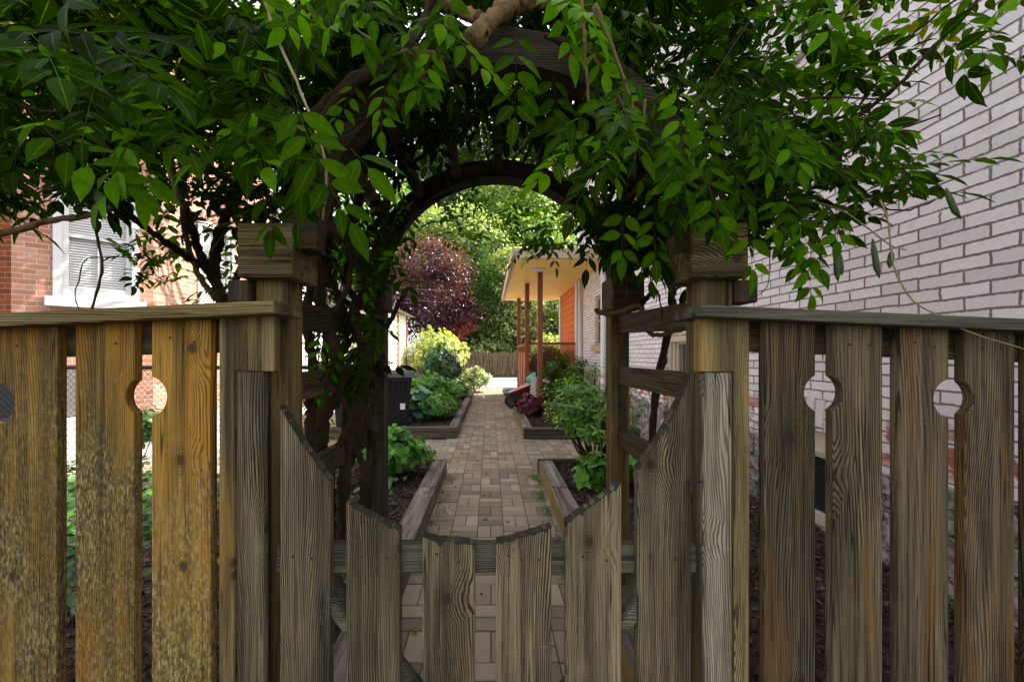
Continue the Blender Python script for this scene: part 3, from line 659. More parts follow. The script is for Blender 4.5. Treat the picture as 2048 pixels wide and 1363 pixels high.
# pale houses farther down the left side
def far_house(name, label, x0, x1, y0, y1, z, mat, boards, trim=None, railing=False):
    h = thing(name, label, 'house', ((x0+x1)/2, (y0+y1)/2, 0)); s = MB(); s.box(x0, x1-.02, y0+.02, y1, 0, z)
    k = .12
    while k < z - .05:
        s.add([(x1-.002, y0, k), (x1-.002, y1, k), (x1-.02, y1, k+boards*.93), (x1-.02, y0, k+boards*.93), (x1-.02, y1, k), (x1-.02, y0, k)], [(0,1,2,3),(0,5,4,1)])
        s.add([(x0, y0+.002, k), (x1, y0+.002, k), (x1, y0+.02, k+boards*.93), (x0, y0+.02, k+boards*.93), (x1, y0+.02, k), (x0, y0+.02, k)], [(0,1,2,3),(0,5,4,1)])
        k += boards
    s.build('siding', mat, h)
    r = MB(); xm = (x0+x1)/2
    r.add([(x0-.3,y0-.3,z),(x1+.3,y0-.3,z),(x1+.3,y1+.3,z),(x0-.3,y1+.3,z),(xm,y0-.3,z+.9),(xm,y1+.3,z+.9)], [(0,1,4),(1,2,5,4),(2,3,5),(3,0,4,5),(0,3,2,1)]); r.build('roof', M['roofing'], h)
    for yy in trim or (): MB().box(x1-.03, x1+.03, yy-.05, yy+.05, 0, z).build('trim_board', M['redwood'], h)
    MB().box(x1-.05, x1+.022, y0-.022, y0+.1, 0, z).build('corner_board', M['white_trim'], h)
    if railing:
        f = MB(); f.box(x1+.03, x1+1.0, y0, y0+2.2, .55, .68); f.box(x1+.94, x1+1.0, y0, y0+2.2, 1.6, 1.66); f.box(x1+.03, x1+.94, y0, y0+.05, 1.6, 1.66)
        for q in range(16): f.box(x1+.95, x1+.98, y0+.1+q*.13, y0+.13+q*.13, .68, 1.6)
        for q in range(6): f.box(x1+.1+q*.14, x1+.13+q*.14, y0+.01, y0+.04, .68, 1.6)
        f.build('porch_railing', M['white_trim'], h)
    return h
far_house('clapboard_house', 'cream clapboard house with rust red trim boards beyond the trash bins', -7.2, -3.5, 13.9, 16.9, 2.95, M['cream_siding'], .21, (15.2, 16.75))
far_house('clapboard_house', 'pale clapboard house with white porch railing behind the red brick house', -9.5, -5.3, 10.0, 13.2, 5.2, M['white_siding'], .16, None, True)

# ------------------------------------------------------------------ front fence wings
def arc(cx, cz, r, a0, a1, n=14): return [(cx + r*math.cos(a0 + (a1-a0)*i/n), cz + r*math.sin(a0 + (a1-a0)*i/n)) for i in range(n+1)]
def jag(p, a=0.0012): return [(x + random.gauss(0, a), z + random.gauss(0, a)) for x, z in p]
YF = 1.0
def picket(name, mat, parent, pxa, pxb, pytop, hole_right=None, hole_left=None, y=YF, t=.026, slope=0.0):
    xa, xb, zt = XP(pxa, y), XP(pxb, y), ZP(pytop, y)
    poly = [(xa, .06), (xb, .06)]
    nz = 10
    if hole_right:
        cx, cz, r = hole_right; h = math.sqrt(max(0, r*r - (cx-xb)**2)); a = math.acos((xb-cx)/r)
        poly += arc(cx, cz, r, -a, -(2*math.pi - a), 20)
    for k in range(2): poly.append((xb, zt + slope*(xb-xa)) if k == 0 else (xa, zt))
    if hole_left:
        cx, cz, r = hole_left; a = math.acos((xa-cx)/r)
        poly += arc(cx, cz, r, a, -a, 20)
    pk = MB().prism(poly, y, y + t).build(name, mat, parent, .0025, seg=2)
    nails(pk, [(pxa + (pxb-pxa)*.3, pytop + 36), (pxa + (pxb-pxa)*.72, pytop + 44)], y)
    return pk
def nails(pk, spots, y=YF):
    for px, py in spots:
        px += random.gauss(0, 3); py += random.gauss(0, 3)
        c = P(px, py, y); MB().tube([(c[0], y + .001, c[2]), (c[0], y - .0012, c[2])], .0034, 9).build('nail', M['iron'], pk)
def fence_left():
    f = thing('picket_fence', 'ochre lichen flecked picket fence with round cut-outs, in front of the red brick house', 'fence', (-.9, 1.0, 0))
    r = 39/800
    hA = (XP(292, 1.0), ZP(793, 1.0), 41/800); hB = (XP(-12, 1.0), ZP(806, 1.0), 41/800)
    picket('picket', M['gold'], f, -155, -28, 655, hole_right=hB)
    picket('picket', M['gold'], f, -300, -185, 661)
    picket('picket', M['gold'], f, -3, 113, 652, hole_left=hB)
    picket('picket', M['gold'], f, 150, 268, 644, hole_right=hA)
    picket('picket', M['gold'], f, 303, 421, 638, hole_left=hA)
    # sloping cap and back rail
    y0 = .965
    MB().beam((XP(-310, y0), y0+.05, ZP(656, y0)), (XP(556, y0), y0+.05, ZP(614.5, y0)), .14, .031).build('cap_rail', M['postx'], f, .004, seg=2)
    MB().beam((XP(-305, 1.05), 1.045, ZP(692, 1.05)), (XP(470, 1.05), 1.045, ZP(672, 1.05)), .038, .085).build('back_rail', M['darkx'], f, .003)
    MB().beam((XP(-305, 1.05), 1.045, .22), (XP(470, 1.05), 1.045, .22), .038, .085).build('back_rail', M['darkx'], f, .003)
    # end board with a notch, the strip under it and the backing post
    x = lambda p: XP(p, 1.0)
    poly = [(x(438), .05), (x(468), .05), (x(468), ZP(741, 1)), (x(549), ZP(742.5, 1)), (x(549), ZP(628, 1)), (x(438), ZP(631, 1))]
    MB().prism(poly, 1.0, 1.026).build('end_board', M['post'], f, .0025, seg=2)
    MB().prism([(x(469), .05), (x(524), .05), (x(524), ZP(740, 1)), (x(469), ZP(740, 1))], 1.007, 1.03).build('latch_strip', M['gate'], f, .003, seg=2)
    MB().box(x(440), x(500), 1.031, 1.10, .0, ZP(640, 1.03)).build('post', M['dark'], f, .003)
fence_left()
def fence_right():
    f = thing('picket_fence', 'brown grey picket fence with round cut-outs, in front of the white brick house', 'fence', (.95, 1.0, 0))
    hA = (XP(1648, 1.0), ZP(786, 1.0), 39/800); hB = (XP(1908, 1.0), ZP(797, 1.0), 40/800)
    picket('picket', M['brown'], f, 1530, 1631, 641, hole_right=hA)
    picket('picket', M['brown'], f, 1667, 1765, 646, hole_left=hA)
    picket('picket', M['brown'], f, 1799, 1898, 651, hole_right=hB)
    picket('picket', M['brown'], f, 1931, 2030, 656, hole_left=hB)
    picket('picket', M['brown'], f, 2062, 2170, 660)
    picket('picket', M['brown'], f, 2200, 2305, 666)
    y0 = .965
    MB().beam((XP(1394, y0), y0+.05, ZP(622, y0)), (XP(2330, y0), y0+.05, ZP(663, y0)), .14, .028).build('cap_rail', M['gatex'], f, .004, seg=2)
    MB().beam((XP(1480, 1.05), 1.045, ZP(670, 1.05)), (XP(2300, 1.05), 1.045, ZP(702, 1.05)), .038, .085).build('back_rail', M['darkx'], f, .003)
    MB().beam((XP(1480, 1.05), 1.045, .22), (XP(2300, 1.05), 1.045, .22), .038, .085).build('back_rail', M['darkx'], f, .003)
    x = lambda p: XP(p, 1.0)
    poly = [(x(1469), .05), (x(1499), .05), (x(1499), ZP(634, 1)), (x(1397), ZP(636, 1)), (x(1397), ZP(743, 1)), (x(1469), ZP(743, 1))]
    MB().prism(poly, 1.0, 1.026).build('end_board', M['post'], f, .0025, seg=2)
    MB().prism([(x(1409), .05), (x(1468), .05), (x(1468), ZP(744, 1)), (x(1409), ZP(744, 1))], 1.007, 1.03).build('latch_strip', M['strip'], f, .003, seg=2)
    MB().box(x(1440), x(1500), 1.031, 1.10, .0, ZP(640, 1.03)).build('post', M['dark'], f, .003)
fence_right()

# ------------------------------------------------------------------ gate
def gate():
    g = thing('garden_gate', 'weathered grey picket gate with a scooped top between the arbour posts', 'gate', (0, 1.0, 0))
    def top(pts):            # smooth outline through pixel points
        out = []
        for (a, b), (c, d) in zip(pts, pts[1:]):
            n = max(2, int(abs(c - a) / 5))
            for i in range(n): t = i / n; out.append((a + (c-a)*t, b + (d-b)*t))
        return out + [pts[-1]]
    tops = [[(560,812),(572,832),(600,880),(635,930),(660,962)], [(692,1002),(720,1022),(760,1042),(800,1060)], [(845,1072),(872,1081),(910,1082),(950,1089)],
            [(992,1085),(1030,1076),(1070,1065),(1103,1053)], [(1132,1045),(1165,1022),(1205,994),(1243,965)], [(1275,938),(1300,905),(1330,858),(1360,800),(1383,745)]]
    for t in tops:
        q = top(t); poly = [(XP(q[0][0], 1.0), .08), (XP(q[-1][0], 1.0), .08)] + [(XP(a, 1.0), ZP(b + random.gauss(0, 1.1), 1.0)) for a, b in reversed(q)]
        pk = MB().prism(poly, 1.0, 1.027).build('picket', M['gate'], g, .0028, seg=2)
        eg = MB(); n = len(q); b0 = len(eg.v)
        for i, (a, b) in enumerate(q):
            dn = .3 + abs(random.gauss(1.3, 1.3)) + (random.uniform(3, 9) if random.random() < .10 else 0); up = .8 + random.gauss(0, .6)
            xx = XP(a, 1.0); zt_ = ZP(b - up, 1.0); zb_ = ZP(b + dn, 1.0)
            eg.v += [(xx, .9994, zb_), (xx, .9992, zt_), (xx, 1.029, zt_), (xx, 1.0295, ZP(b + dn*.8, 1.0))]
        for i in range(n-1):
            for k in range(4): eg.f.append([4*i+k, 4*i+(k+1) % 4, 4*i+4+(k+1) % 4, 4*i+4+k]); eg.uv.append(None)
        eg.f += [[0,3,2,1],[4*n-4,4*n-3,4*n-2,4*n-1]]; eg.uv += [None, None]
        eg.build('end_grain', M['endgrain'], pk)
        nails(pk, [(t[0][0] + 30, 1112), (t[-1][0] - 30, 1118)])
    x = lambda p: XP(p, 1.04)
    MB().box(x(556), x(1390), 1.028, 1.066, ZP(1142, 1.04), ZP(1086, 1.04)).build('rail', M['gatex'], g, .004)
    MB().box(x(556), x(1390), 1.028, 1.066, .18, .27).build('rail', M['gatex'], g, .004)
    MB().beam((x(600), 1.048, ZP(1110, 1.04)), (x(960), 1.048, .26), .03, .085, (0, 1, 0)).build('brace', M['gatex'], g, .003)
    MB().beam((x(1345), 1.048, ZP(1085, 1.04)), (x(1030), 1.048, .26), .03, .085, (0, 1, 0)).build('brace', M['gatex'], g, .003)
    hk = MB(); p = P(1380, 965, .995)
    hk.tube([P(1376, 966, .992), P(1388, 962, .985), P(1402, 963, .992)], .0028, 8)
    hk.tube([P(1383, 964, .984), P(1381, 985, .98), P(1385, 1000, .982), P(1390, 992, .985)], .0024, 8)
    hk.build('latch_hook', M['iron'], g, smooth=True)
gate()

# ------------------------------------------------------------------ arbour
def arbour():
    a = thing('garden_arbor', 'dark timber arbour with two round arches over the gate, smothered in wisteria', 'arbor', (0, 1.5, 0))
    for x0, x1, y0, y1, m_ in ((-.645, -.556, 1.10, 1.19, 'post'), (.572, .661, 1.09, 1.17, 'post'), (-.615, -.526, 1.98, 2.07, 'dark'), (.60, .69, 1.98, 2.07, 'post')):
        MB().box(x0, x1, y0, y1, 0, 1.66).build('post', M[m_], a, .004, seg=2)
    for x0, x1, y0, y1 in ((-.665, -.519, 1.05, 1.21), (.53, .68, 1.05, 1.21)):
        MB().box(x0, x1, y0, y1, 1.562, 1.706).build('capital', M['postx'], a, .006, seg=2)
    for x0, x1 in ((-.63, -.51), (.585, .735)):
        MB().box(x0, x1, 1.90, 2.10, 1.575, 1.735).build('capital', M['darkx'], a, .006, seg=2)
    for sx in (-1, 1):                     # short blocks beside the front posts
        x0, x1 = (-.71, -.65) if sx < 0 else (.665, .725)
        MB().box(x0, x1, 1.08, 1.16, 1.50, 1.561).build('block', M['dark'], a, .004)
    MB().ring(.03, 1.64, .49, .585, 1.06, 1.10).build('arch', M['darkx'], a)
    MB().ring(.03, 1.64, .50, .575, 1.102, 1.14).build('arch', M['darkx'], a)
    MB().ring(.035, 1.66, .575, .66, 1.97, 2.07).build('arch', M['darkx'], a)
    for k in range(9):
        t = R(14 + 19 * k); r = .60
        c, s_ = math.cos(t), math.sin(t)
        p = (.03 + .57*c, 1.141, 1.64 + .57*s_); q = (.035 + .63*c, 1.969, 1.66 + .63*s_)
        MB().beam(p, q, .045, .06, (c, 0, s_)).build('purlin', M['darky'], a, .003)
    for sx, x in ((-1, -.60), (1, .63)):
        for z0, z1 in ((1.475, 1.51), (1.26, 1.255), (.965, .95)):
            MB().beam((x, 1.17 if sx > 0 else 1.19, z0), (x + .02*sx, 1.98, z1), .036, .088).build('side_rail', M['darky'], a, .003)
arbour()

# ------------------------------------------------------------------ raised beds
def bed(label, x0, x1, y0, y1, timbers, zt=.165, zm=.12):
    b = thing('raised_bed', label, 'raised bed', ((x0+x1)/2, (y0+y1)/2, 0), 'raised beds along the brick path')
    for (xa, xb, ya, yb, m_, z_) in timbers:
        if yb - ya > 1:
            y = ya
            while y < yb - .05:
                e = min(yb, y + 2.4); MB().box(xa + random.gauss(0, .003), xb, y, e - .004, 0, z_ + random.gauss(0, .003)).build('timber', M[m_], b, .008, seg=2); y = e
        else: MB().box(xa, xb, ya, yb, 0, z_).build('timber', M[m_], b, .008, seg=2)
    mm = MB(); nx, ny = 24, max(8, int((y1-y0)*10)); 
    for i in range(nx+1):
        for j in range(ny+1):
            x, y = x0 + (x1-x0)*i/nx, y0 + (y1-y0)*j/ny; mm.v.append((x, y, zm + .012*math.sin(x*9+y*5) + .01*math.sin(y*13-x*7) + random.gauss(0, .005)))
    for i in range(nx):
        for j in range(ny): mm.f.append([i*(ny+1)+j, (i+1)*(ny+1)+j, (i+1)*(ny+1)+j+1, i*(ny+1)+j+1]); mm.uv.append(None)
    mu = mm.build('mulch', M['mulch'], b); mu['kind'] = 'stuff'
    lv = Leaves(); n = int(min(9000, 3400 * (x1-x0) * (y1-y0)))
    for k in range(n):
        x, y = random.uniform(x0+.01, x1-.01), random.uniform(y0+.01, y1-.01); z = zm + .012*math.sin(x*9+y*5) + .01*math.sin(y*13-x*7)
        a = random.uniform(0, 6.283); lv.add((x, y, z + .006 + abs(random.gauss(0, .004))), (math.cos(a), math.sin(a), random.gauss(0, .3)), (random.gauss(0, .45), random.gauss(0, .45), 1), random.uniform(.018, .055), random.uniform(.5, 1.1))
    c = lv.build('bark_chips', T_SIMPLE, M['chip'], b, smooth=False); c['kind'] = 'stuff'
    return b
bed('near left mulch bed beneath the wisteria stems, edged with cracked grey timber', -2.2, -.64, 1.35, 4.49, [(-.645, -.49, 1.2, 4.50, 'timber', .168), (-2.3, -.49, 4.50, 4.54, 'timberx', .172)])
bed('near right mulch bed beside the white brick wall, edged with mossy timber', .70, 2.3, 1.35, 4.49, [(.545, .70, 1.2, 4.49, 'timber', .168), (.535, 2.36, 4.49, 4.53, 'timberx', .185)])
bed('long far left mulch bed holding the bright green bushes and shrubs', -2.6, -.68, 6.6, 13.4, [(-.685, -.53, 6.60, 13.4, 'timber', .17), (-3.3, -.53, 6.45, 6.597, 'timberx', .175)])
bed('far right mulch bed with the purple leaved plants, below the porch', .69, 2.3, 6.55, 9.1, [(.54, .69, 6.53, 9.1, 'timber', .17), (.54, 2.38, 6.38, 6.527, 'timberx', .175)])
bed('small untimbered mulch patch at the foot of the porch posts', .48, 2.2, 10.0, 15.2, [], zm=.03)

# ------------------------------------------------------------------ yard objects
def trash_bin():
    b = thing('trash_bin', 'black wheeled trash bin with a pale sticker on its side', 'trash bin', (0, 0, 0), 'black wheeled trash bins')
    m_ = MB(); n = []
    for z, w, d in ((.10, .46, .50), (.86, .56, .64), (.90, .60, .68), (.95, .60, .68)):
        n.append([(-w/2, -d/2, z), (w/2, -d/2, z), (w/2, d/2, z), (-w/2, d/2, z)])
    v = [p for r in n for p in r]; f = [(3,2,1,0)]
    for k in range(3):
        for i in range(4): f.append((4*k+i, 4*k+(i+1) % 4, 4*k+4+(i+1) % 4, 4*k+4+i))
    f.append((12,13,14,15)); m_.add(v, f)
    for k in range(7): m_.box(-.24 + k*.08 - .012, -.24 + k*.08 + .012, -.345, -.30, .72, .90)
    m_.build('body', M['bin'], b, .012, seg=2)
    l = MB(); l.add([(-.32,-.36,.952),(.32,-.36,.952),(.32,.36,.952),(-.32,.36,.952),(-.26,-.26,1.02),(.26,-.26,1.02),(.26,.34,1.06),(-.26,.34,1.06)], [(3,2,1,0),(4,5,6,7),(0,1,5,4),(1,2,6,5),(2,3,7,6),(3,0,4,7)])
    l.build('lid', M['bin'], b, .012, seg=2)
    MB().tube([(-.25,.37,.98),(.25,.37,.98)], .016, 8).build('handle', M['bin'], b, smooth=True)
    for x in (-.26, .26): MB().tube([(x-.03,.26,.11),(x+.03,.26,.11)], .11, 18).build('wheel', M['dark_metal'], b)
    MB().box(.10, .18, -.318, -.300, .42, .52).build('sticker', M['white_plastic'], b)
    return b
b1 = trash_bin(); b1.location = (-1.66, 6.95, .02); b1.rotation_euler.z = R(12)
b2 = copy_tree(b1); b2.location = (-2.25, 6.75, .02); b2.rotation_euler.z = R(-6)
b2['label'] = 'second black trash bin, farther from the path, half behind the wisteria stems'
b1['label'] = 'black wheeled trash bin nearest the path, beside the mulch bed'
def plank_pile():
    p = thing('plank_pile', 'weathered grey planks leaning in a pile behind the left arbour post', 'planks', (-1.35, 3.4, 0))
    for k in range(6):
        MB().beam((-2.1 + k*.05, 3.2 + k*.05, .14 + k*.032), (-1.28, 3.35 + k*.06, .30 + k*.036), .13, .03).build('plank', M['timberx'], p, .003)
plank_pile()
def wheelbarrow():
    s = thing('wheelbarrow', 'small red wheelbarrow with a white rim, parked by the porch posts', 'wheelbarrow', (.87, 10.3, 0)); v = []; f = []
    n = 18; rings = ((.0, -.06), (.6, -.06), (1.0, .06), (1.05, .07))
    for r, z in rings:
        for i in range(n):
            a = 2*math.pi*i/n; x, y = .36*math.cos(a)*r, .2*math.sin(a)*r
            v.append((.86 + x, 10.3 + y, .47 + z + x*.42))
    for k in range(3):
        for i in range(n): f.append((k*n+i, k*n+(i+1) % n, (k+1)*n+(i+1) % n, (k+1)*n+i))
    MB().add(v, f).build('tray', M['red_plastic'], s, smooth=True)
    MB().tube([v[3*n+i] for i in range(n)] + [v[3*n]], .016, 6, False).build('rim', M['white_plastic'], s, smooth=True)
    for q in (-.12, .12):
        MB().tube([(.56, 10.3+q*.3, .22), (.80, 10.3+q, .36), (1.1, 10.3+q, .48), (1.34, 10.3+q*1.2, .62)], .014, 7).build('handle', M['dark_metal'], s, smooth=True)
        MB().tube([(.98, 10.3+q, .43), (1.02, 10.3+q, .02)], .013, 7).build('leg', M['dark_metal'], s, smooth=True)
    MB().tube([(.53, 10.27, .16), (.53, 10.33, .16)], .001, 3).tube([(.53 + .13*math.cos(a), 10.3, .165 + .13*math.sin(a)) for a in [2*math.pi*k/20 for k in range(21)]], .03, 8, False).build('wheel', M['dark_metal'], s, smooth=True)
wheelbarrow()
def bucket():
    s = thing('plastic_tub', 'green plastic tub tipped on its side between the porch posts', 'tub', (1.14, 10.6, .5)); m_ = MB()
    pts = [(1.03, 10.7, .62), (1.12, 10.55, .70), (1.22, 10.4, .76)]
    m_.tube([(.98,10.6,.60),(1.02,10.6,.61),(1.12,10.55,.66),(1.27,10.5,.72)], [.10,.15,.18,.20], 18, False); m_.tube([(.98,10.6,.60),(.981,10.6,.60)], [.10,.001], 18, False)
    m_.build('tub', M['green_plastic'], s, smooth=True)
    MB().tube([(1.27 + .05*math.sin(a)*0, 10.5 + .2*math.sin(a), .72 + .2*math.cos(a)) for a in [2*math.pi*k/20 for k in range(21)]], .016, 6, False).build('rim', M['dark_metal'], s, smooth=True)
    MB().box(1.0, 1.3, 10.45, 10.75, 0, .48).build('stand', M['chalk'], s, .01)
bucket()
def board():
    s = thing('sign_board', 'pale blank folding board leaning by the nearest porch post', 'board', (1.08, 9.75, 0))
    MB().add([(.93,9.62,.03),(1.10,9.62,.03),(1.16,9.9,.80),(1.03,9.9,.80),(.93,9.65,.03),(1.10,9.65,.03),(1.16,9.93,.80),(1.03,9.93,.80)], [(0,1,2,3),(7,6,5,4),(0,4,5,1),(1,5,6,2),(2,6,7,3),(3,7,4,0)]).build('front_leaf', M['chalk'], s, .004)
    MB().add([(1.10,10.2,.03),(1.24,10.2,.03),(1.17,9.96,.80),(1.04,9.96,.80),(1.10,10.22,.03),(1.24,10.22,.03),(1.17,9.98,.80),(1.04,9.98,.80)], [(0,1,2,3),(7,6,5,4),(0,4,5,1),(1,5,6,2),(2,6,7,3),(3,7,4,0)]).build('back_leaf', M['chalk'], s, .004)
board()
def chain_link():
    f = thing('chain_link_fence', 'dark chain link fence behind the picket fence, before the red brick house', 'fence', (-3.6, 4.1, 0)); x0, x1, z1, y = -6.4, -1.75, 1.215, 4.1
    m_ = MB(); p = .0575; r = .0018
    k = x0 - z1
    while k < x1:
        for sg in (1, -1):
            a = k if sg > 0 else k + z1
            za, zb = 0.02, z1; xa, xb = a, a + sg*(z1-.02)
            lo, hi = (xa, xb) if sg > 0 else (xb, xa)
            if lo < x0 or hi > x1: continue
            m_.tube([(xa, y + .002*sg, za), (xb, y + .002*sg, zb)], r, 3, False)
        k += p * 1.15
    m_.build('mesh', M['dark_metal'], f)
    MB().tube([(x0, y, 1.225), (x1, y, 1.225)], .021, 10).build('top_rail', M['dark_metal'], f, smooth=True)
    for x in (x0, -4.05, x1): MB().tube([(x, y, 0), (x, y, 1.29)], .026, 10).build('post', M['dark_metal'], f, smooth=True)
chain_link()
def aircon():
    a = thing('air_conditioner', 'grey slatted air conditioner unit by the corner of the red brick house', 'air conditioner', (-5.4, 4.65, 0))
    MB().box(-5.9, -4.8, 4.3, 5.0, -.02, .62).build('stand', M['concrete'], a, .01)
    MB().box(-5.8, -4.9, 4.4, 4.95, .62, 1.22).build('casing', M['ac'], a, .015)
    s = MB(); z = .66
    while z < 1.18: s.box(-5.77, -4.93, 4.37, 4.398, z, z+.012); z += .028
    s.build('grille', M['dark_metal'], a)
aircon()
def back_fence():
    f = thing('stockade_fence', 'weathered dark stockade fence across the far end of the yard', 'fence', (0, 24, 0)); x = -4.6
    m_ = MB()
    while x < 4.5:
        h = 1.42 + random.gauss(0, .03); w = .085
        m_.add([(x,24,0),(x+w,24,0),(x+w,24.03,0),(x,24.03,0),(x,24,h),(x+w,24,h),(x+w,24.03,h),(x,24.03,h),(x+w/2,24,h+.07),(x+w/2,24.03,h+.07)], [(0,1,5,8,4),(3,7,9,6,2),(1,2,6,5),(0,4,7,3),(5,6,9,8),(4,8,9,7)]); x += w + random.choice((.008, .012, .03))
    m_.build('boards', M['stock'], f)
    for z in (.3, 1.15): MB().box(-4.6, 4.5, 24.032, 24.09, z, z+.09).build('rail', M['stock'], f)
back_fence()
def cable(label, a, b, sag):
    pts = [Vector(a).lerp(Vector(b), t/24) - Vector((0,0,sag*4*(t/24)*(1-t/24))) for t in range(25)]
    tag(MB().tube(pts, .004, 6).build('overhead_cable', M['ac'], None, smooth=True), label, 'cable', 'overhead cables at the end of the yard')
cable('upper thin pale cable strung before the purple plum tree', (-5.4, 18, 4.55), (-1.8, 24.2, 5.2), .1)
cable('lower thin pale cable strung before the purple plum tree', (-5.4, 18, 4.1), (-2.2, 24.2, 4.5), .1)

# ------------------------------------------------------------------ trees and shrubs
def tree(name, label, base, h, lobes, n, size, mat, T=T_OVAL, group=None, tr=.14, clump=.4, limbs=7, flatten=.5, per=26, sat=None):
    t = thing(name, label, 'tree', base, group); b = Vector(base)
    k = MB(); top = b + Vector((random.gauss(0, .2), random.gauss(0, .2), h * .72))
    pts = [b.lerp(top, i/7) + Vector((math.sin(i*1.3)*.06*h/5, math.cos(i*1.7)*.06*h/5, 0)) for i in range(8)]
    k.tube(pts, [tr*(1-.1*i) for i in range(8)], 9)
    for i in range(limbs):
        l = lobes[i % len(lobes)]; q = Vector((b.x+l[0]+random.gauss(0, l[3]*.4), b.y+l[1]+random.gauss(0, l[4]*.4), b.z+l[2]+random.gauss(0, l[5]*.3)))
        s0 = pts[random.randint(2, 5)]; md = s0.lerp(q, .5) + Vector((0, 0, -.08*h*.3))
        k.tube([s0, s0.lerp(md, .6), md, q], [tr*.5, tr*.4, tr*.3, tr*.1], 6)
    k.build('trunk', M['trunk'], t, smooth=True)
    lv = Leaves(); vol = [l[3]*l[4]*l[5] for l in lobes]
    for c in range(n // per):
        l = random.choices(lobes, vol)[0]; d = rdir(); rr = random.uniform(.35, 1.0) ** .5
        cc = b + Vector((l[0]+d.x*l[3]*rr, l[1]+d.y*l[4]*rr, l[2]+d.z*l[5]*rr)); tc = random.random()
        for q in range(per):
            o = rv(clump); o.z *= flatten; p = cc + o
            dd = (o.normalized() + d*.4 + rdir()*.6 + Vector((0,0,-.25))); nn = Vector((random.gauss(0,.5), random.gauss(0,.5), 1))
            lv.add(p, dd, nn, size*random.uniform(.7, 1.25), 1.0, min(1, max(0, .6*tc + .4*random.random())))
    lv.build('crown', T, mat, t)
    return t
tree('plum_tree', 'purple leaved plum tree over the yellow bush', (-3.0, 25.5, 0), 9, [(-.4,0,4.4,2.6,2.0,1.6), (-2.6,0,5.2,1.8,1.5,1.7), (1.3,-.3,3.9,1.3,1.1,1.1), (-.9,0,7.4,2.2,1.6,1.3), (.9,0,6.3,1.1,1,1.0), (-2.2,-.5,3.4,1.2,1,.9)], 20000, .15, M['plum'], tr=.2, clump=.33, limbs=12)
tree('maple_tree', 'small red leaved maple beside the plum tree', (-1.6, 24.6, 0), 3.4, [(0,0,3.1,.7,.5,.5), (-.5,0,2.5,.5,.5,.4)], 1100, .13, M['maple'], tr=.05, clump=.18)
tree('arborvitae', 'tall dark green arborvitae beside the porch roof', (-.1, 25.6, 0), 8, [(0,0,2.2,1.35,.9,1.8), (.3,0,3.6,1.2,.8,1.5), (-.2,0,5.0,.95,.8,1.5), (.1,0,6.2,.7,.6,1.3), (-.15,0,7.6,.4,.35,1.2)], 17000, .16, M['arbor'], T_LANCE, tr=.12, clump=.24, flatten=1.2)
tree('arborvitae', 'short dark arborvitae seen past the orange siding', (4.3, 24.8, 0), 5, [(0,0,2,.8,.7,2), (0,0,4,.6,.5,1.2)], 5000, .18, M['arbor'], T_LANCE, tr=.1, clump=.16, flatten=1.2)
tree('variegated_tree', 'pale variegated tree standing behind the far stockade fence', (1.6, 25.6, 0), 6, [(0,0,2.4,2.2,1.2,1.5), (-1.2,0,3.6,1.3,1,1.2), (.7,0,4.4,1.5,1.2,1.6), (-.4,.2,5.8,1.3,1.1,1.2), (2.4,0,3,1.4,1.2,1.6)], 12000, .17, M['cream'], tr=.12, clump=.26)
tree('variegated_tree', 'slim pale variegated tree between the arborvitae and the porch roof', (1.1, 26.6, 0), 8, [(0,0,5.2,1.1,.8,1.6), (.4,0,7.2,1.2,.9,1.4), (-.2,0,3.2,.9,.7,1)], 8000, .16, M['cream'], tr=.1, clump=.26)
tree('dark_tree', 'dark leafy tree between the arborvitae and the porch posts', (1.2, 27.5, 0), 7, [(0,0,2.8,3.2,1.2,2.4), (2.4,0,3.5,2.2,1.2,2.4), (0,0,5.0,2.6,1.2,1.8), (-3.5,1,2.2,2.5,1,1.8)], 14000, .24, M['box'], tr=.15, clump=.3)
tree('shade_tree', 'huge pale green shade tree rising behind the far end of the yard', (1.5, 36, 0), 17, [(0,0,11,5,4,4), (-4,0,9.5,3.5,3,3), (4.5,0,9,3.5,3,3.2), (0,0,15,4,3,3), (0,-1,6.5,4,2.5,2), (-5,-1,6,3,2.5,2.5)], 22000, .36, M['tree'], group='shade trees behind the yard', tr=.4, clump=.6, limbs=14)
tree('shade_tree', 'pale green shade tree behind the clapboard houses', (-9.5, 34, 0), 16, [(0,0,10,5,4,4), (3.5,0,8,3,3,3), (-4,0,9,4,3,3), (0,0,14,3.5,3,3)], 9000, .36, M['tree'], group='shade trees behind the yard', tr=.4, clump=.6, limbs=12)
tree('shade_tree', 'pale silvery shade tree rising right behind the purple plum tree', (-3.8, 32, 0), 14, [(0,0,8,3.5,2.5,2.5), (2.0,0,10.5,3.5,2.5,2.5), (-2,0,11,3,2.5,2.5)], 11000, .28, M['silver'], group='shade trees behind the yard', tr=.3, clump=.45, limbs=12)
tree('shade_tree', 'tallest dark shade tree, its crown high above the end of the path', (.5, 44, 0), 28, [(0,0,15,8,4,5), (-5,0,20,6,4,5), (5,0,20,6,4,5), (0,0,26,8,4,5), (-8,0,12,5,3,4), (8,0,12,5,3,4)], 26000, .62, M['deep'], group='shade trees behind the yard', tr=.5, clump=.8, limbs=14)
tree('street_tree', 'loose light green tree between the two houses, its crown above the chain link fence', (-3.0, 7.9, 0), 7.4, [(-.42,-1.6,5.75,.42,.38,.40), (.5,1.0,7.4,.4,.4,.3), (-.38,-1.25,6.45,.38,.34,.36)], 1150, .13, M['tree'], tr=.08, clump=.22, limbs=9)

